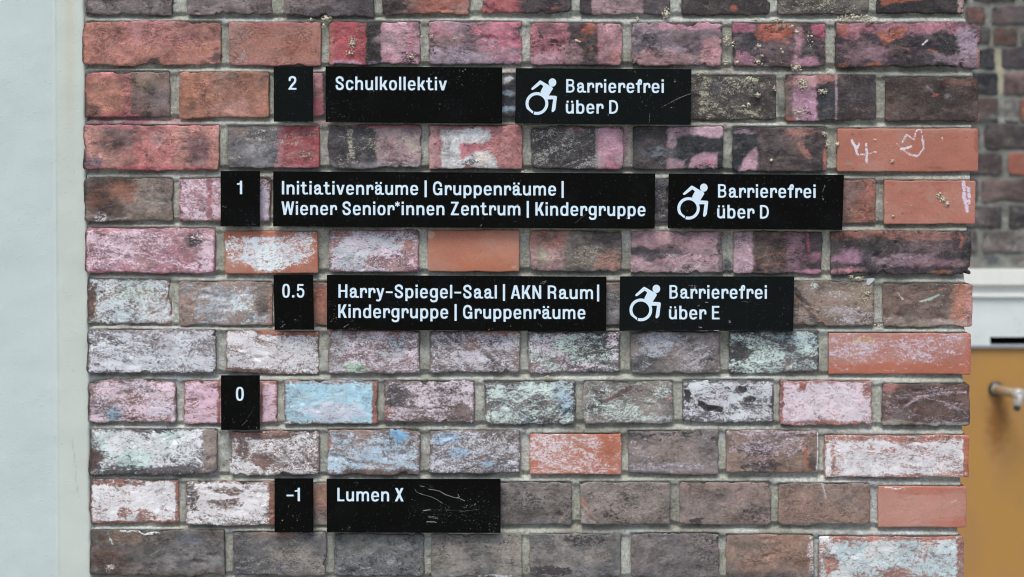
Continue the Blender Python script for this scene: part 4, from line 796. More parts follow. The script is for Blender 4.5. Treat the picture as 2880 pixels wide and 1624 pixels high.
    g['2'] = G(23.6).st([(3.6, 26.5), (4.8, 32.4), (11.6, 35.6), (18.4, 32.8), (19.9, 27), (17.6, 20.6), (10, 12), (4.6, 3.5)], 7).box(0, 0, 23.6, 5.8)
    g['5'] = G(24).box(2.4, 32.4, 21.2, CH).poly([(2.4, 36), (8.2, 36), (7.4, 18), (1.2, 18)]).st([(4, 20.8), (9, 24.2), (15.2, 23.4), (20, 18.6), (20.2, 10), (16.8, 4), (11, 2.7), (5.6, 4.8), (3.4, 10.4)], 6.6)
    g['.'] = G(7.6).box(0, 0, 7.6, 7.4); g['-'] = G(20).box(0, 13.6, 20, 19.2)
    g['*'] = G(15.6).st([(7.8, 22.8), (7.8, 38.8)], 4).st([(1, 26.8), (14.6, 34.8)], 4).st([(1, 34.8), (14.6, 26.8)], 4)
    return g
GL = glyphs()
SB = {'a': (2.3, 1.2), 'ä': (2.3, 1.2), 't': (.6, 1.6), 'v': (1.0, .9), 'y': (.8, .2), 'e': (2.4, 2.2), 'o': (2.4, 2.4), 'c': (2.4, 1.6), 'r': (2.9, .3), 'f': (1, .3), 'k': (2.9, .6), '.': (3, 3), 'W': (0.6, .8),
      'g': (2.3, 2.8), 'd': (2.3, 2.9), 'b': (2.9, 2.3), 'p': (2.9, 2.3), '-': (2.4, 2.2), '*': (-.6, 1), 'A': (.4, .4), 'X': (.6, .6), '|': (3, 3), 'K': (3, .6), 'G': (2.6, 3), 'S': (2.2, 2.2), '1': (2, 3), 'L': (3, 1.5)}
def erode(m):
    o = m.copy()
    for a, b in ((1, 0), (0, 1), (2, 0), (0, 2), (1, 1), (-1, 1)):
        o &= np.roll(m, (a, b), (0, 1)) & np.roll(m, (-a, -b), (0, 1))
    return o
def contour(mask, res, cell):
    """marching squares over the blurred mask, runs of full cells merged; returns verts (glyph units), faces"""
    k = int(round(cell / res)); H_, W_ = mask.shape; H2, W2 = H_ // k, W_ // k
    c = mask[:H2 * k, :W2 * k].reshape(H2, k, W2, k).mean((1, 3))
    V, Fs, cache = [], [], {}
    def vid(key, x, y):
        if key not in cache: cache[key] = len(V); V.append((x, y))
        return cache[key]
    ctr = lambda j, i: ((i + .5) * k * res, (j + .5) * k * res)
    for j in range(H2 - 1):
        i = 0
        while i < W2 - 1:
            q = [(j, i), (j, i + 1), (j + 1, i + 1), (j + 1, i)]; v = [c[a] for a in q]; ins = [x >= .5 for x in v]
            if all(ins):
                i0 = i
                while i < W2 - 1 and c[j, i + 1] >= .5 and c[j + 1, i + 1] >= .5: i += 1
                P = [(j, i0), (j, i), (j + 1, i), (j + 1, i0)]
                Fs.append([vid(('c',) + p, *ctr(*p)) for p in P]); continue
            if any(ins):
                face = []
                for a in range(4):
                    b = (a + 1) % 4
                    if ins[a]: face.append(vid(('c',) + q[a], *ctr(*q[a])))
                    if ins[a] != ins[b]:
                        t = (.5 - v[a]) / (v[b] - v[a]); pa, pb = ctr(*q[a]), ctr(*q[b])
                        key = ('e',) + tuple(sorted([q[a], q[b]])); face.append(vid(key, pa[0] + (pb[0] - pa[0]) * t, pa[1] + (pb[1] - pa[1]) * t))
                if len(face) > 2: Fs.append(face)
            i += 1
    return np.array(V), Fs
GC = {}
def glyph_mesh(ch):
    if ch not in GC:
        g = GL[ch]; V, Fs = contour(erode(g.m), g.RES, .8); V = V + np.array([-3, -14]); GC[ch] = (V, Fs)
    return GC[ch]
def text_line(s, x0, x1, yb0, yb1, hs=1.0):
    """lay a line out from photo x0 to x1 with the baseline running from yb0 to yb1; returns verts in photo px"""
    cur = 0; items = []; last = 0; first = None
    for ch in s:
        if ch == ' ': cur += 11.4; continue
        a, b = SB.get(ch, (2.9, 2.9)); cur += a
        if first is None: first = cur
        items.append((ch, cur)); cur += GL[ch].w; last = cur; cur += b
    k = (x1 - x0) / (last - first); V, Fs = [], []; n = 0
    for ch, cx in items:
        v, fs = glyph_mesh(ch)
        X = x0 + (cx - first + v[:, 0]) * k
        Yb = yb0 + (yb1 - yb0) * (X - x0) / max(1, x1 - x0)
        V.append(np.stack([X, Yb - .3 - v[:, 1] * hs * 1.012], 1)); Fs += [[q + n for q in f_] for f_ in fs]; n += len(v)
    return np.concatenate(V), Fs
# wheelchair emblem, drawn in its own units (photo px, origin at wheel centre)
def emblem():
    R0 = 0.2; n = int(106 / R0); X, Y = np.meshgrid(np.arange(n) * R0 - 42, np.arange(int(120 / R0)) * R0 - 75); m_ = np.zeros(X.shape, bool)
    d = np.hypot(X, Y); m_ |= (d <= 32) & (d >= 23.6)
    # gap at the lower left of the wheel, Y is downwards
    m_ &= ~((np.abs((X + 10.5) * .96 + (Y - 29) * .28) < 1.4) & (Y > 18))
    m_ &= ~((X < -11) & (Y > 0) & (X * -.62 + Y * .78 > 29.5))
    z = 4.954; cx, cy = 347, 553
    P = [(388,230),(410,238),(560,326),(571,345),(512,441),(612,446),(626,462),(604,638),(580,668),(562,672),(550,658),(573,494),(502,496),(470,480),(395,392),(436,311),(402,283),(300,358),(280,365),(268,350),(275,335)]
    m_ |= inpoly(X, Y, [((a - cx) / z, (b - cy) / z) for a, b in P])
    m_ |= ((X - (563 - cx) / z) / 10.8)**2 + ((Y - (260 - cy) / z) / 11.6)**2 <= 1
    V, Fs = contour(m_, R0, .8); V = V + np.array([-42, -75]); return V, [f_[::-1] for f_ in Fs]
EMB = emblem()

# ------------------------------------------------------------------ signs
PT = -.0095                     # front face of the plates, 3 mm sheet on small standoffs
def place2d(V2, y): 
    P = unproj(V2[:, 0], V2[:, 1], np.full(len(V2), y)); return P
def sign(quad, lines, label, emb=None, marks=None, seed=0, mat=None, cat='sign'):
    (ax, ay), (bx_, by), (cx, cy), (dx, dy) = quad        # tl tr br bl
    P = place2d(np.array(quad, float), PT)
    o = P.mean(0); t = thing('floor_sign', label, cat, tuple(o + np.array([0, .0035, 0])), 'wheelchair access plates' if emb else ('small number plates' if 'number' in label.split(',')[0] and 'small' in label else 'room name plates')); O = np.array(t.location)
    tilt = 0
    # plate with a bevelled rim
    def inset(k): 
        c = P.mean(0); return P + (c - P) / np.linalg.norm(c - P, axis=1)[:, None] * k
    rings = [(0, .003), (0, .0004), (.0004, 0)]
    V = []
    for ins, back in rings: V.append(inset(ins) + np.array([0, back, 0]))
    V = np.concatenate(V) - O; Fs = []
    for a in (0, 4):
        for i in range(4): Fs.append([a + i, a + (i + 1) % 4, a + 4 + (i + 1) % 4, a + 4 + i])
    Fs = [f_[::-1] for f_ in Fs]
    Fs.append([11, 10, 9, 8]); Fs.append([0, 1, 2, 3])
    link('plate', mesh_np('plate', V, Fs, False), mat or M_PLATE, t)
    # two spacers behind
    for k in (.2, .8):
        c = P[0] * (1 - k) * .5 + P[1] * k * .5 + P[3] * (1 - k) * .5 + P[2] * k * .5
        n = 10; a = np.arange(n) * 2 * math.pi / n
        r0 = np.stack([c[0] + .008 * np.cos(a), np.full(n, PT + .003), c[2] + .008 * np.sin(a)], 1); r1 = r0.copy(); r1[:, 1] = .004
        Vv = np.concatenate([r0, r1]) - O; link('spacer', mesh_np('spacer', Vv, [list(range(n)), list(range(n, 2 * n))[::-1]] + [[i, n + i, n + (i + 1) % n, (i + 1) % n] for i in range(n)], False), M_PLATE, t)
    Vt, Ft, n = [], [], 0
    for ln in lines:
        v, fs = text_line(*ln); Vt.append(v); Ft += [[q + n for q in f_] for f_ in fs]; n += len(v)
    Vt = place2d(np.concatenate(Vt), PT - .00012) - O
    link('lettering', mesh_np('lettering', Vt, Ft, False), M_PRINT, t)
    if emb:
        ex, ey, es = emb; v = EMB[0] * es + np.array([ex, ey])
        link('wheelchair_symbol', mesh_np('wheelchair_symbol', place2d(v, PT - .00012) - O, EMB[1], False), M_PRINT, t)
    # scuffs: tiny chips and scratches
    rs = np.random.default_rng(seed); V, Fs = [], []; V2, F2 = [], []
    def chip(x, y, s, store):
        n = 5; a0 = rs.random() * 6; a = a0 + np.arange(n) * 2 * math.pi / n; rr = s * .82 * (.6 + .6 * rs.random(n)); st = .6 + .9 * rs.random()
        Vv, Ff = store; Ff.append([len(Vv) + i for i in range(n)])
        for i in range(n): Vv.append((x + math.cos(a[i]) * rr[i] * st, y + math.sin(a[i]) * rr[i]))
    for mk in (marks or []):
        if mk[0] == 'c':
            _, x, y, rx, ry, n, s = mk
            for _ in range(n): chip(x + rs.normal() * rx, y + rs.normal() * ry, s * (.35 + rs.random()**3), (V, Fs) if rs.random() < .6 else (V2, F2))
        elif mk[0] == 'l':
            _, pts, s, dens = mk
            for (a, b), (c, d) in zip(pts[:-1], pts[1:]):
                L_ = math.hypot(c - a, d - b); n = max(1, int(L_ * dens))
                for k in range(n):
                    q = (k + rs.random()) / n; chip(a + (c - a) * q + rs.normal() * .35, b + (d - b) * q + rs.normal() * .35, s * (.5 + .7 * rs.random()), (V, Fs) if dens > .4 else (V2, F2))
    xs, ys = [q[0] for q in quad], [q[1] for q in quad]
    for _ in range(int((bx_ - ax) * .16)): chip(rs.uniform(min(xs) + 4, max(xs) - 5), rs.uniform(ay + 6, cy - 6), .35 + .5 * rs.random()**2, (V2, F2) if rs.random() < .75 else (V, Fs))
    # bevel highlight of the lower rim, drawn as pale flecks on the plate
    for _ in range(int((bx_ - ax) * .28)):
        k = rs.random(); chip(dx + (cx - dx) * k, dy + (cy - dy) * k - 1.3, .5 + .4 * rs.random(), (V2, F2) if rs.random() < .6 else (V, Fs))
    for nm, VV, FF, mt in (('chips_and_rim_highlight', V, Fs, M_SCUFF_GLINT), ('scuffs_and_rim_highlight', V2, F2, M_SCUFF_GLINT2)):
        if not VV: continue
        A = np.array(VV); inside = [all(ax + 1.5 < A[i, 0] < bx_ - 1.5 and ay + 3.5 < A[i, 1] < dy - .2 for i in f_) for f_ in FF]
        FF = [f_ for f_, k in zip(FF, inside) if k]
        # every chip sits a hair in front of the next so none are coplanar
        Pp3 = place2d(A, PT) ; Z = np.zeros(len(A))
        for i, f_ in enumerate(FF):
            for q in f_: Z[q] = -.00020 - (i % 40) * .000006 - (0.0003 if nm == 'chips_and_rim_highlight' else 0)
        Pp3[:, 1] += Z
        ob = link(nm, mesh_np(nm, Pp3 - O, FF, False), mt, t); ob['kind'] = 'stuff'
    return t
bl = lambda z, ox, oy: (lambda x, y: (ox + x / z, oy + y / z))
sign([(769,187),(880,187),(880.3,343),(770,343)], [('2', 811,834, 253.5,253.5)], 'small black square plate with the white number 2, topmost of the number plates', marks=[('c',775,235,8,10,14,.8)], seed=1, mat=M_PLATE2)
sign([(915.5,187),(1412.5,190),(1412,348.3),(916,344)], [('Schulkollektiv', 943,1257.5, 254,255.5)], 'black plate with one line of white text, right of the number 2 plate', seed=2,
  marks=[('c',930,300,16,20,50,1.),('c',985,300,22,25,60,.9),('c',975,335,30,8,30,1.),('c',990,215,25,12,30,.9),('c',1210,210,20,10,14,1.1),('c',1265,215,20,10,26,1.1),('c',1300,202,10,8,12,1.6),('l',[(1298,286),(1293,342)],1.3,.12),('l',[(1217,292),(1255,294)],.7,.35),('c',1048,263,4,8,12,1.2),('c',1302,237,3,2,4,1.8),('c',1240,300,20,25,12,.9)])
sign([(1450.5,192),(1945,195),(1942.6,351.6),(1449,348)], [('Barrierefrei',1592,1867.5,261.5,262.5),('über D',1591,1739,320.5,321)], 'topmost black plate with a white wheelchair symbol, reading Barrierefrei über D', emb=(1510,291.6,1.0), seed=3, mat=M_PLATE2,
  marks=[('l',[(1890,286),(1915,274),(1942,264)],1.1,.8),('l',[(1860,302),(1888,288)],.7,.6),('l',[(1828,318),(1825,350)],.7,.6),('c',1832,268,3,3,6,1.6),('c',1800,300,8,14,7,1.5),('c',1890,300,8,10,10,1.3),('c',1900,228,5,2,4,1.8),('c',1780,198,12,4,30,1.),('c',1490,337,12,6,18,1.),('c',1711,324.5,1.5,1,5,1.6),('c',1852,222,4,2,4,1.6),('c',1900,320,16,14,18,.8),('c',1800,255,20,6,14,1.)])
sign([(620,481.5),(730.5,481.5),(730,638),(620.3,637.4)], [('1', 666,681.5, 547.5,547.5)], 'small black square plate with the white number 1, left of the longest plate', seed=4, marks=[('c',630,582,4,9,10,1.1),('c',705,632,6,4,8,1.)])
sign([(768,482.3),(1842.8,488.5),(1841,644),(768,637.6)], [('Initiativenräume',792.5,1176.5,548,549.5),('|',1193.7,1200.8,549.6,549.6),('Gruppenräume',1217.5,1564.5,549.8,551.2),('|',1579,1586,551.2,551.2),('Wiener Senior*innen Zentrum',791,1464,605.5,607),('|',1481,1488,607.2,607.2),('Kindergruppe',1505.5,1816,607.5,609)],
  'longest black plate, two lines of white text starting with Initiativenräume', seed=5,
  marks=[('l',[(1617,628),(1648,602)],.7,.7),('c',1454,553,2,3,7,1.5),('c',1454,577,3,2,6,1.4),('l',[(1345,641),(1356,632)],1.1,.8),('c',1280,640,4,1.5,6,1.2),('c',1448,625,3,9,7,1.1),('c',1765,612,6,2,12,1.1),('c',1830,508,2,4,5,1.2),('c',1780,550,20,12,12,.8),('c',1440,500,10,6,9,.9),('c',1000,505,20,10,16,.8),('c',800,606,3,2,4,1.1)])
sign([(1881,489),(2374,492.5),(2369,647.3),(1878.5,643)], [('Barrierefrei',2019,2294.5,557,558),('über D',2016.5,2163,615,616)], 'black wheelchair symbol plate reading Barrierefrei über D, right of the longest plate', emb=(1936.5,586.5,.985), seed=6, mat=M_PLATE,
  marks=[('c',2330,500,18,6,30,1.1),('c',2314,557,2,3,6,1.7),('l',[(2313,541),(2320,520)],.9,.7),('c',2313,594,2,2,3,1.4),('c',1933,595,3,1.5,3,1.3),('c',1945,640,10,3,10,1.1),('c',2150,510,40,8,18,.9),('l',[(2100,626),(2160,616)],.6,.35),('c',2070,505,10,5,8,.9)])
sign([(769,773.5),(880,773),(882.5,928),(772,929)], [('0.5', 793.5,856.5, 838,838)], 'small black square plate with the white number 0.5', seed=7, marks=[('c',796,912,7,8,20,1.2),('l',[(790,922),(800,912)],.9,.7),('c',845,890,3,3,8,1.4),('c',833,905,3,5,8,1.2),('c',782,774,8,1,12,1.),('c',873,842,4,4,6,1.)])
sign([(919.3,774),(1706,779),(1704.8,932),(919.3,928)], [('Harry-Spiegel-Saal',951.5,1398,838.5,841),('|',1414,1421,841.2,841.2),('AKN Raum',1436,1668.5,841.5,842.5),('|',1678.7,1685.8,842.6,842.6),('Kindergruppe',951,1261,895,897),('|',1278,1285,897.2,897.2),('Gruppenräume',1302,1647,897.3,898.5)],
  'second longest black plate, two lines of white text, right of the number 0.5 plate', seed=8,
  marks=[('l',[(1520,798),(1528,793),(1536,790),(1535,795),(1527,799)],1.,.9),('c',932,855,8,7,20,1.1),('c',940,895,7,9,26,1.2),('l',[(966,922),(980,912)],1.1,.9),('c',1000,925,15,4,20,1.),('c',993,902,4,2,8,1.2),('l',[(1370,930),(1378,925)],1.2,.9),('c',1384,926,3,3,6,1.5),('c',1520,920,3,9,9,1.2),('c',1660,880,25,25,18,.9),('c',1480,855,10,5,12,.9),('c',1110,850,20,6,14,.8),('c',1490,805,8,8,8,1.1)])
sign([(1744,778),(2234,778.3),(2231,931.8),(1742,932)], [('Barrierefrei',1882.5,2157.5,841,841.5),('über E',1881,2024,899,899.5)], 'lowest black plate with a white wheelchair symbol, reading Barrierefrei über E', emb=(1802.3,872,1.0), seed=9, mat=M_PLATE2,
  marks=[('c',1950,805,6,4,26,1.4),('l',[(1983,851),(1991,851)],1.6,1.),('l',[(1962,862),(1968,858)],1.2,.9),('c',2097,848,5,2,12,1.6),('c',2052,905,4,3,14,1.7),('l',[(1965,920),(1974,922)],1.6,.9),('l',[(2008,930),(2020,930)],1.6,1.2),('l',[(1965,931),(1990,931)],1.1,.8),('c',2120,890,40,22,40,.8),('c',1842,905,4,3,8,1.3),('c',1895,828,4,1,4,1.6),('l',[(2145,895),(2170,880)],.6,.4),('c',1815,910,12,6,12,1.),('c',1830,805,20,8,10,1.1)])
sign([(621,1056.7),(730,1056.5),(730,1210.3),(621.5,1210.3)], [('0', 663,686, 1127.8,1127.8)], 'small black square plate with the white number 0, alone in its row', seed=10, marks=[('l',[(680,1197),(696,1183)],.8,.7),('l',[(698,1175),(713,1152)],.6,.5),('c',661,1190,4,3,4,1.3),('c',694,1070,3,4,5,1.2),('c',715,1205,8,4,12,1.1),('c',655,1175,6,7,8,.8)])
sign([(772,1346.6),(881,1346.6),(881,1498.5),(772,1498.5)], [('-', 805.5,826, 1411,1411),('1', 828.5,844, 1411,1411)], 'small black square plate with the white number -1, lowest of the number plates', seed=11, marks=[('l',[(810,1421),(812,1427)],1.2,.9),('c',811,1442,2,6,7,1.),('c',794,1464,2,1.5,6,1.6),('c',825,1452,1.5,1.5,4,1.2),('c',842,1450,1.5,6,8,1.1),('c',836,1461,1.5,1,3,1.2),('c',852,1482,1.5,1,3,1.5)])
sign([(918.3,1348),(1407.8,1348),(1407.6,1499.6),(919,1498.5)], [('Lumen X', 948.5,1136, 1411,1411.5)], 'heavily scratched black plate with one short white line, right of the number -1 plate', seed=12,
  marks=[('l',[(1180,1367),(1195,1369)],1.,.8),('l',[(1204,1376),(1225,1379),(1238,1382),(1250,1390),(1270,1397),(1283,1401),(1290,1401),(1308,1409)],1.0,1.3),('c',1212,1370,4,3,12,1.2),('l',[(1288,1390),(1292,1398),(1285,1400)],1.,1.2),('l',[(1172,1384),(1188,1391),(1212,1397),(1228,1405),(1245,1416)],.85,1.1),('l',[(1166,1374),(1172,1384)],.8,.8),
   ('c',1160,1406,2,1,3,1.5),('l',[(1190,1436),(1210,1434)],1.6,1.2),('l',[(1203,1452),(1232,1455)],.9,.9),('l',[(1205,1456),(1232,1459)],.9,.9),('l',[(1200,1468),(1220,1468),(1228,1470)],1.4,1.3),('c',1290,1440,45,22,110,1.1),('c',1330,1400,30,20,50,1.),('c',1360,1470,20,18,50,1.1),('c',1235,1440,30,14,30,1.),('l',[(1210,1432),(1300,1438),(1305,1436)],.8,.4),('l',[(1290,1440),(1350,1432)],.7,.5),('c',1320,1425,12,3,14,1.2),('c',1390,1488,8,6,14,1.1),('c',1160,1440,8,15,16,.9),('c',1095,1440,4,14,10,.9),('l',[(975,1490),(986,1482)],.9,.8),('c',1005,1360,5,8,14,.8),('c',965,1492,6,2,6,1.1)])

# ------------------------------------------------------------------ passage behind: second brick wall, door and its frame
YB = DIST                         # twice as far from the camera as the front wall
def bgp(x, y, d=YB): return unproj([x], [y], [d])[0]
def box_px(x0, y0, x1, y1, yf, th, O, bev=0):
    P = unproj([x0, x1, x1, x0], [y0, y0, y1, y1], np.full(4, yf)); V = np.concatenate([P, P + np.array([0, th, 0])]) - O
    return V, [[3, 2, 1, 0], [4, 5, 6, 7], [0, 1, 5, 4], [1, 2, 6, 5], [2, 3, 7, 6], [3, 0, 4, 7]]
back = thing('back_brick_wall', 'dark brick wall seen out of focus behind the right edge of the front wall', 'wall', (0, 0, 0))
bgpal = [('6b544c', '544a4a'), ('5b4d4a', '474244'), ('6f5c55', '5a4c4a'), ('634c44', '4c4242')]
mb = [10, 73, 130, 200, 272, 348, 426, 498, 573, 645, 715]            # measured bed joints, photo px
bgrows = [(mb[i] + 5, mb[i + 1] - 5) for i in range(len(mb) - 1)]
bgrows = [(-60, 4)] + bgrows
bgspec = {  # explicit bricks seen at the right edge
 1: [(2640,2708,'6b4e46','7a4a3c'),(2716,2772,'5a5454','75504a'),(2790,2925,'5d585c','6a5c5c')],
 2: [(2700,2786,'4d5456','5a5a5a'),(2796,2862,'5e4a44','664c42'),(2872,2990,'7a7874','5b5456')],
 3: [(2690,2798,'2d343c','39404a'),(2818,2950,'39404a','4c4448')],
 4: [(2690,2806,'2a323a','333c46'),(2824,2950,'5d4c4c','7a6460')],
 5: [(2680,2808,'5b4a46','4e4848'),(2826,2868,'9da29c','74726e'),(2872,3000,'8a5444','7a4c40')],
 6: [(2640,2756,'5c5254','8c8a86'),(2770,2950,'6b5c5a','544c4e')],
 7: [(2650,2820,'64575a','584c4a'),(2838,2990,'a65f4a','9c5a48')],
 8: [(2600,2752,'6b5e5c','5a5052'),(2762,2900,'6b5c58','5b5050')],
 9: [(2650,2818,'453f42','544c4e'),(2838,2980,'413d44','4c464a')],
 10: [(2600,2750,'4c4649','504a4c'),(2766,2930,'514a4b','6b6460')],
}
for i, (a, b) in enumerate(bgrows):
    lst = list(bgspec.get(i, []))
    if lst:
        x = lst[-1][1] + 14
        x2 = lst[0][0] - 14
    else: x = 2600 + (i % 2) * 60; x2 = x - 14
    while x < 3400:
        w_ = random.choice([122, 122, 250]); p = random.choice(bgpal); lst.append((x, x + w_, *p)); x += w_ + 14
    while x2 > 1900: p = random.choice(bgpal); lst.insert(0, (x2 - 122, x2, *p)); x2 -= 136
    for j, (xa, xb, c1, c2) in enumerate(lst):
        ch = ('b5b8b4', .12) if i in (9, 10) else (('aeb0aa', .10) if i in (5, 7) else None)
        build_brick((xa, a, xb, b), c1, c2, .5, 1.0 if c1 != 'a65f4a' else .4, 0, ch, [], step=8 if 2640 < xb and xa < 2950 else 20, seed=200 + i * 11 + j * 2.3, parent=back, y_plane=YB)
def bg_mortar():
    xs = np.concatenate([np.arange(1000, 2600, 20.), np.arange(2600, 3420, 5.)]); ys = np.arange(-80, 765, 5.)
    X, Y = np.meshgrid(xs, ys); B, A = X.shape; x, y = X.ravel(), Y.ravel()
    V = unproj(x, y, np.full(x.shape, YB)); V[:, 1] += .005 + fbm(x, y, 25, 3, 90) * .003
    idx = np.arange(A * B).reshape(B, A); Q = np.stack([idx[:-1, :-1], idx[1:, :-1], idx[1:, 1:], idx[:-1, 1:]], -1).reshape(-1, 4)
    k = sstep(-.3, .4, fbm(x, y, 60, 4, 91))[:, None]; col = lin('92968f') * (1 - k) + lin('7f827c') * k
    d = np.clip(.25 + fbm(x, y, 40, 3, 92) * .4, 0, 1)
    tc = np.zeros((len(x), 3)); td = np.zeros(len(x))
    apply_ops([Pp([(2796, 138), (2815, 138), (2828, 230), (2826, 265), (2812, 265)], 'b0ae98', 1, 3, 2), E(2770, 338, 80, 8, 'a5aaa5', .8, .3, .2), Rr(2700, 718, 3400, 760, 'a8aeaa', .85, 8, 8), E(2790, 738, 28, 12, '5c6264', .9, .4), E(2870, 738, 22, 12, '6b6462', .8, .4), E(2735, 745, 18, 8, '8a7a74', .8)], x, y, (0, 0, 1, 1), col, d, tc, td, 95)
    me = mesh_np('mortar', V, Q, True, {'base': np.concatenate([col, d[:, None]], 1)}); link('mortar', me, M_MORTAR, back)
    O = np.zeros(3)
    v, fs = box_px(1000, -80, 3420, 2400, YB + .02, .25, O); link('masonry', mesh_np('masonry', v, fs, False), simple('wall_core', '8c8f88', .9), back)
bg_mortar()
M_WHITE = simple('white_gloss_paint', 'dde3df', .45, .4, 14, .05)
M_WHITE2 = simple('grey_white_paint', 'd8e2e2', .5, .35, 20, .04)
fr = thing('door_frame', 'white painted door head with moulded cornice above the ochre door', 'door frame', tuple(bgp(2990, 980)))
FO = np.array(fr.location)
def profile_bar(name, x0, x1, prof, mat, parent, O):
    """horizontal moulding: prof = [(photo y, projection m)...] from top to bottom"""
    V = []
    for (yy, pr) in prof:
        for x in (x0, x1):
            p = bgp(x, yy); p = p.copy(); p[1] = YB - pr; V.append(p)
    n = len(prof)
    for x in (x0, x1): p = bgp(x, prof[0][0]).copy(); p[1] = YB + .01; V.append(p)
    for x in (x0, x1): p = bgp(x, prof[-1][0]).copy(); p[1] = YB + .01; V.append(p)
    Fs = [[2 * i, 2 * i + 2, 2 * i + 3, 2 * i + 1] for i in range(n - 1)]
    Fs += [[2 * n, 0, 1, 2 * n + 1], [2 * n - 2, 2 * n + 2, 2 * n + 3, 2 * n - 1]]
    Fs += [[2 * n] + [2 * n + 2] + [2 * i for i in range(n - 1, -1, -1)], [2 * i + 1 for i in range(n)] + [2 * n + 3, 2 * n + 1]]
    me = mesh_np(name, np.array(V) - O, Fs, False); return link(name, me, mat, parent)
profile_bar('cornice', 2520, 3500, [(757, .044), (797, .046), (800, .042), (806, .038), (815, .035), (823, .034), (824, .037), (832, .038), (835, .034)], M_WHITE, fr, FO)
# head board with a slot cut through it
def head_board():
    V, Fs = [], []; y0, y1 = 835, 969; xs = [2520, 2776, 3330, 3500]; ys = [y0, 945, 967.2, y1]; dep = .030
    def vv(x, y, d): V.append(unproj([x], [y], [YB])[0] * 1.0); V[-1][1] = YB - d; return len(V) - 1
    g = [[vv(x, y, dep) for x in xs] for y in ys]; bk = [[vv(x, y, -.01) for x in xs] for y in ys]
    for j in range(3):
        for i in range(3):
            if (i, j) == (1, 1): continue
            Fs.append([g[j][i], g[j + 1][i], g[j + 1][i + 1], g[j][i + 1]])
    h = [(1, 1), (1, 2), (2, 2), (2, 1)]
    for a in range(4):
        (j0, i0), (j1, i1) = h[a], h[(a + 1) % 4]; Fs.append([g[j0][i0], g[j1][i1], bk[j1][i1], bk[j0][i0]])
    Fs.append([bk[1][1], bk[2][1], bk[2][2], bk[1][2]])
    o = [(0, 0), (3, 0), (3, 3), (0, 3)]
    for a in range(4):
        (j0, i0), (j1, i1) = o[a], o[(a + 1) % 4]; Fs.append([g[j1][i1], g[j0][i0], bk[j0][i0], bk[j1][i1]])
    me = mesh_np('head_board', np.array(V) - FO, Fs, False); me.materials.append(M_WHITE2); me.materials.append(simple('dark_slot', '0c0d0d', .9))
    ob = link('head_board', me, None, fr)
    for pi in range(8, 13): me.polygons[pi].material_index = 1
head_board()
for (x, y) in ((2854, 899), (2864, 910), (2865, 933), (2742, 945)):
    lump(x, y, 3, 2, 1, y0=YB - .0312, big=1.6, parent=None, name='rust_spot', mat=None).parent = None
for o in [o for o in COL.objects if o.name.startswith('rust_spot')]:
    w_ = o.location.copy(); o.parent = fr; o.location = w_ - fr.location; o.scale = (1.8, .12, 1.2); o.data.materials[0] = simple('rust', '9a9668', .8)
M_STRIP = simple('door_seal', 'a8b4bc', .35, .5)
v, fs = box_px(2520, 969.5, 3500, 979, YB - .028, .03, FO); link('door_seal', mesh_np('door_seal', v, fs, False), M_STRIP, fr)
door = thing('ochre_door', 'ochre painted door with a metal handle below the white frame', 'door', tuple(bgp(2990, 2350)))
DO = np.array(door.location)
def ochre():
    q = NT('ochre_paint'); P = q.pos()
    n = q.noise(q.scale(P, (1, 1, .6)), 9, 4, .6); n2 = q.noise(P, 60, 4, .6)
    c = q.mix(q.rng(n, .35, .65), lin('b18847'), lin('aa8350')); c = q.mix(q.ma('MULTIPLY', q.rng(n2, .6, .75), .3), c, lin('9b9272'))
    # paint rubbed bare in a patch under the handle
    sx = q.n('SeparateXYZ'); q.l(P, sx.inputs[0]); hp = bgp(2800, 1180)
    dx = q.ma('MULTIPLY', q.ma('SUBTRACT', sx.outputs[0], float(hp[0])), 26.0); dz = q.ma('MULTIPLY', q.ma('SUBTRACT', sx.outputs[2], float(hp[2])), 9.0)
    dd = q.ma('SQRT', q.ma('ADD', q.ma('MULTIPLY', dx, dx), q.ma('MULTIPLY', dz, dz)))
    dd = q.ma('ADD', dd, q.ma('MULTIPLY', q.ma('SUBTRACT', n2, .5), .8))
    c = q.mix(q.ma('MULTIPLY', q.rng(dd, .1, 1.1, 1, 0), .75), c, lin('7a4c14'))
    q.l(c, q.b.inputs['Base Color']); q.b.inputs['Roughness'].default_value = .5; return q.m
M_OCHRE = ochre()
v, fs = box_px(2525, 980, 3495, 2350, YB - .020, .04, DO); link('door_leaf', mesh_np('door_leaf', v, fs, False), M_OCHRE, door)
M_STEEL = simple('dull_steel', 'd2d0ca', .3, .6, metal=.5)
M_DARKM = simple('dark_metal', '4a5658', .4, .5, metal=.6)
M_BRONZE = simple('worn_brass', 'b3a68e', .35, .5, metal=.5)
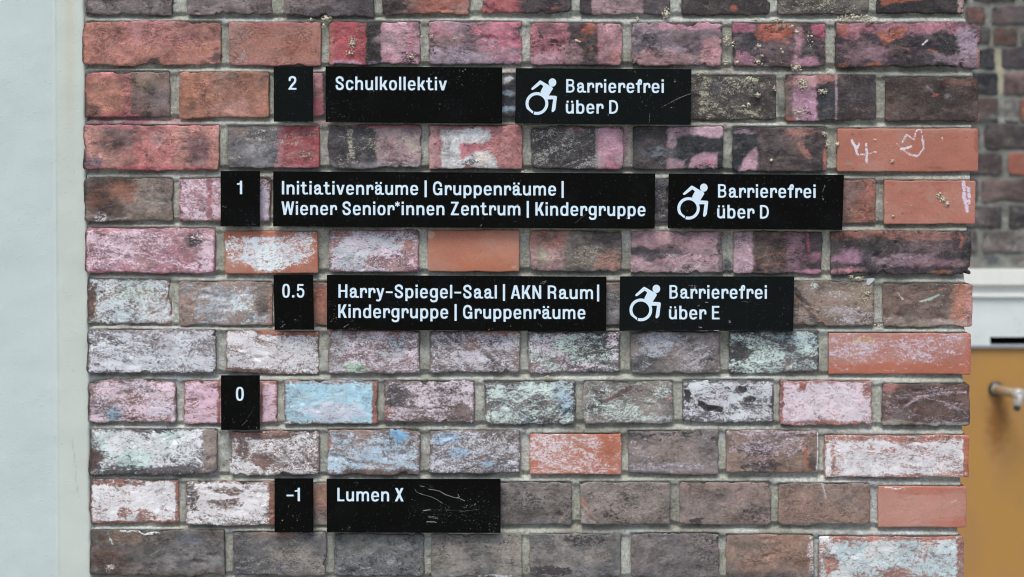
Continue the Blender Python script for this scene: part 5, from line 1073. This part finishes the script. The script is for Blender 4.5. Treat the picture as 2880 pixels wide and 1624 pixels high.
def tube(name, a, b, ra, rb, mat, parent, O, n=24, cap=True, bev=.0008):
    a = np.array(a); b = np.array(b); d = (b - a) / np.linalg.norm(b - a); h = np.array([0, 0, 1.]) if abs(d[2]) < .9 else np.array([1., 0, 0])
    s = np.cross(d, h); s /= np.linalg.norm(s); t = np.cross(s, d); an = np.arange(n) * 2 * math.pi / n; V = []
    L_ = np.linalg.norm(b - a)
    for q, rr in ((0, ra - bev), (bev, ra), (L_ - bev, rb), (L_, rb - bev)):
        c = a + d * q; V.append(c + rr * (np.cos(an)[:, None] * s + np.sin(an)[:, None] * t))
    V = np.concatenate(V) - O; Fs = []
    for k in range(3):
        for i in range(n): Fs.append([k * n + i, k * n + (i + 1) % n, (k + 1) * n + (i + 1) % n, (k + 1) * n + i])
    Fs += [list(range(n))[::-1], list(range(3 * n, 4 * n))]
    me = mesh_np(name, V, Fs, True); return link(name, me, mat, parent)
hd = YB - .020
p0 = bgp(2800, 1094, hd); PXB = MPP * (DIST + YB) / DIST        # metres per px back there
hand = bpy.data.objects.new('handle', None); COL.objects.link(hand); hand.parent = door; hand.location = tuple(p0 - DO); HO = p0
tube('rosette', p0, p0 + np.array([0, -.010, 0]), 21 * PXB, 20 * PXB, M_DARKM, hand, HO)
tube('rosette_ring', p0 + np.array([0, -.010, 0]), p0 + np.array([0, -.016, 0]), 15 * PXB, 14 * PXB, M_STEEL, hand, HO)
def rayp(x, y, depth): return unproj([x], [y], [depth])[0]
e1 = rayp(2858, 1108, hd - .085)
tube('spindle', p0 + np.array([0, -.014, 0]), e1, 14.5 * PXB, 12 * PXB, M_BRONZE, hand, HO)
e2 = rayp(2872, 1112, hd - .105)
tube('knob', e1, e2, 17 * PXB, 16.5 * PXB, M_STEEL, hand, HO)
e3 = rayp(2862, 1142, hd - .098); tube('lever_drop', e1 + (e2 - e1) * .5, e3, 14 * PXB, 12.5 * PXB, M_STEEL, hand, HO)
e4 = rayp(2858, 1156, hd - .098); tube('lever_tip', e3, e4, 10 * PXB, 8 * PXB, M_DARKM, hand, HO)

# ground, far below the frame
gm = simple('paving', '8a8884', .9, .2, 3, .15)
gme = mesh_np('ground', np.array([(-60, -60, 0), (60, -60, 0), (60, 60, 0), (-60, 60, 0)], float), [[0, 1, 2, 3]], False)
g = link('ground', gme, gm); g['kind'] = 'structure'
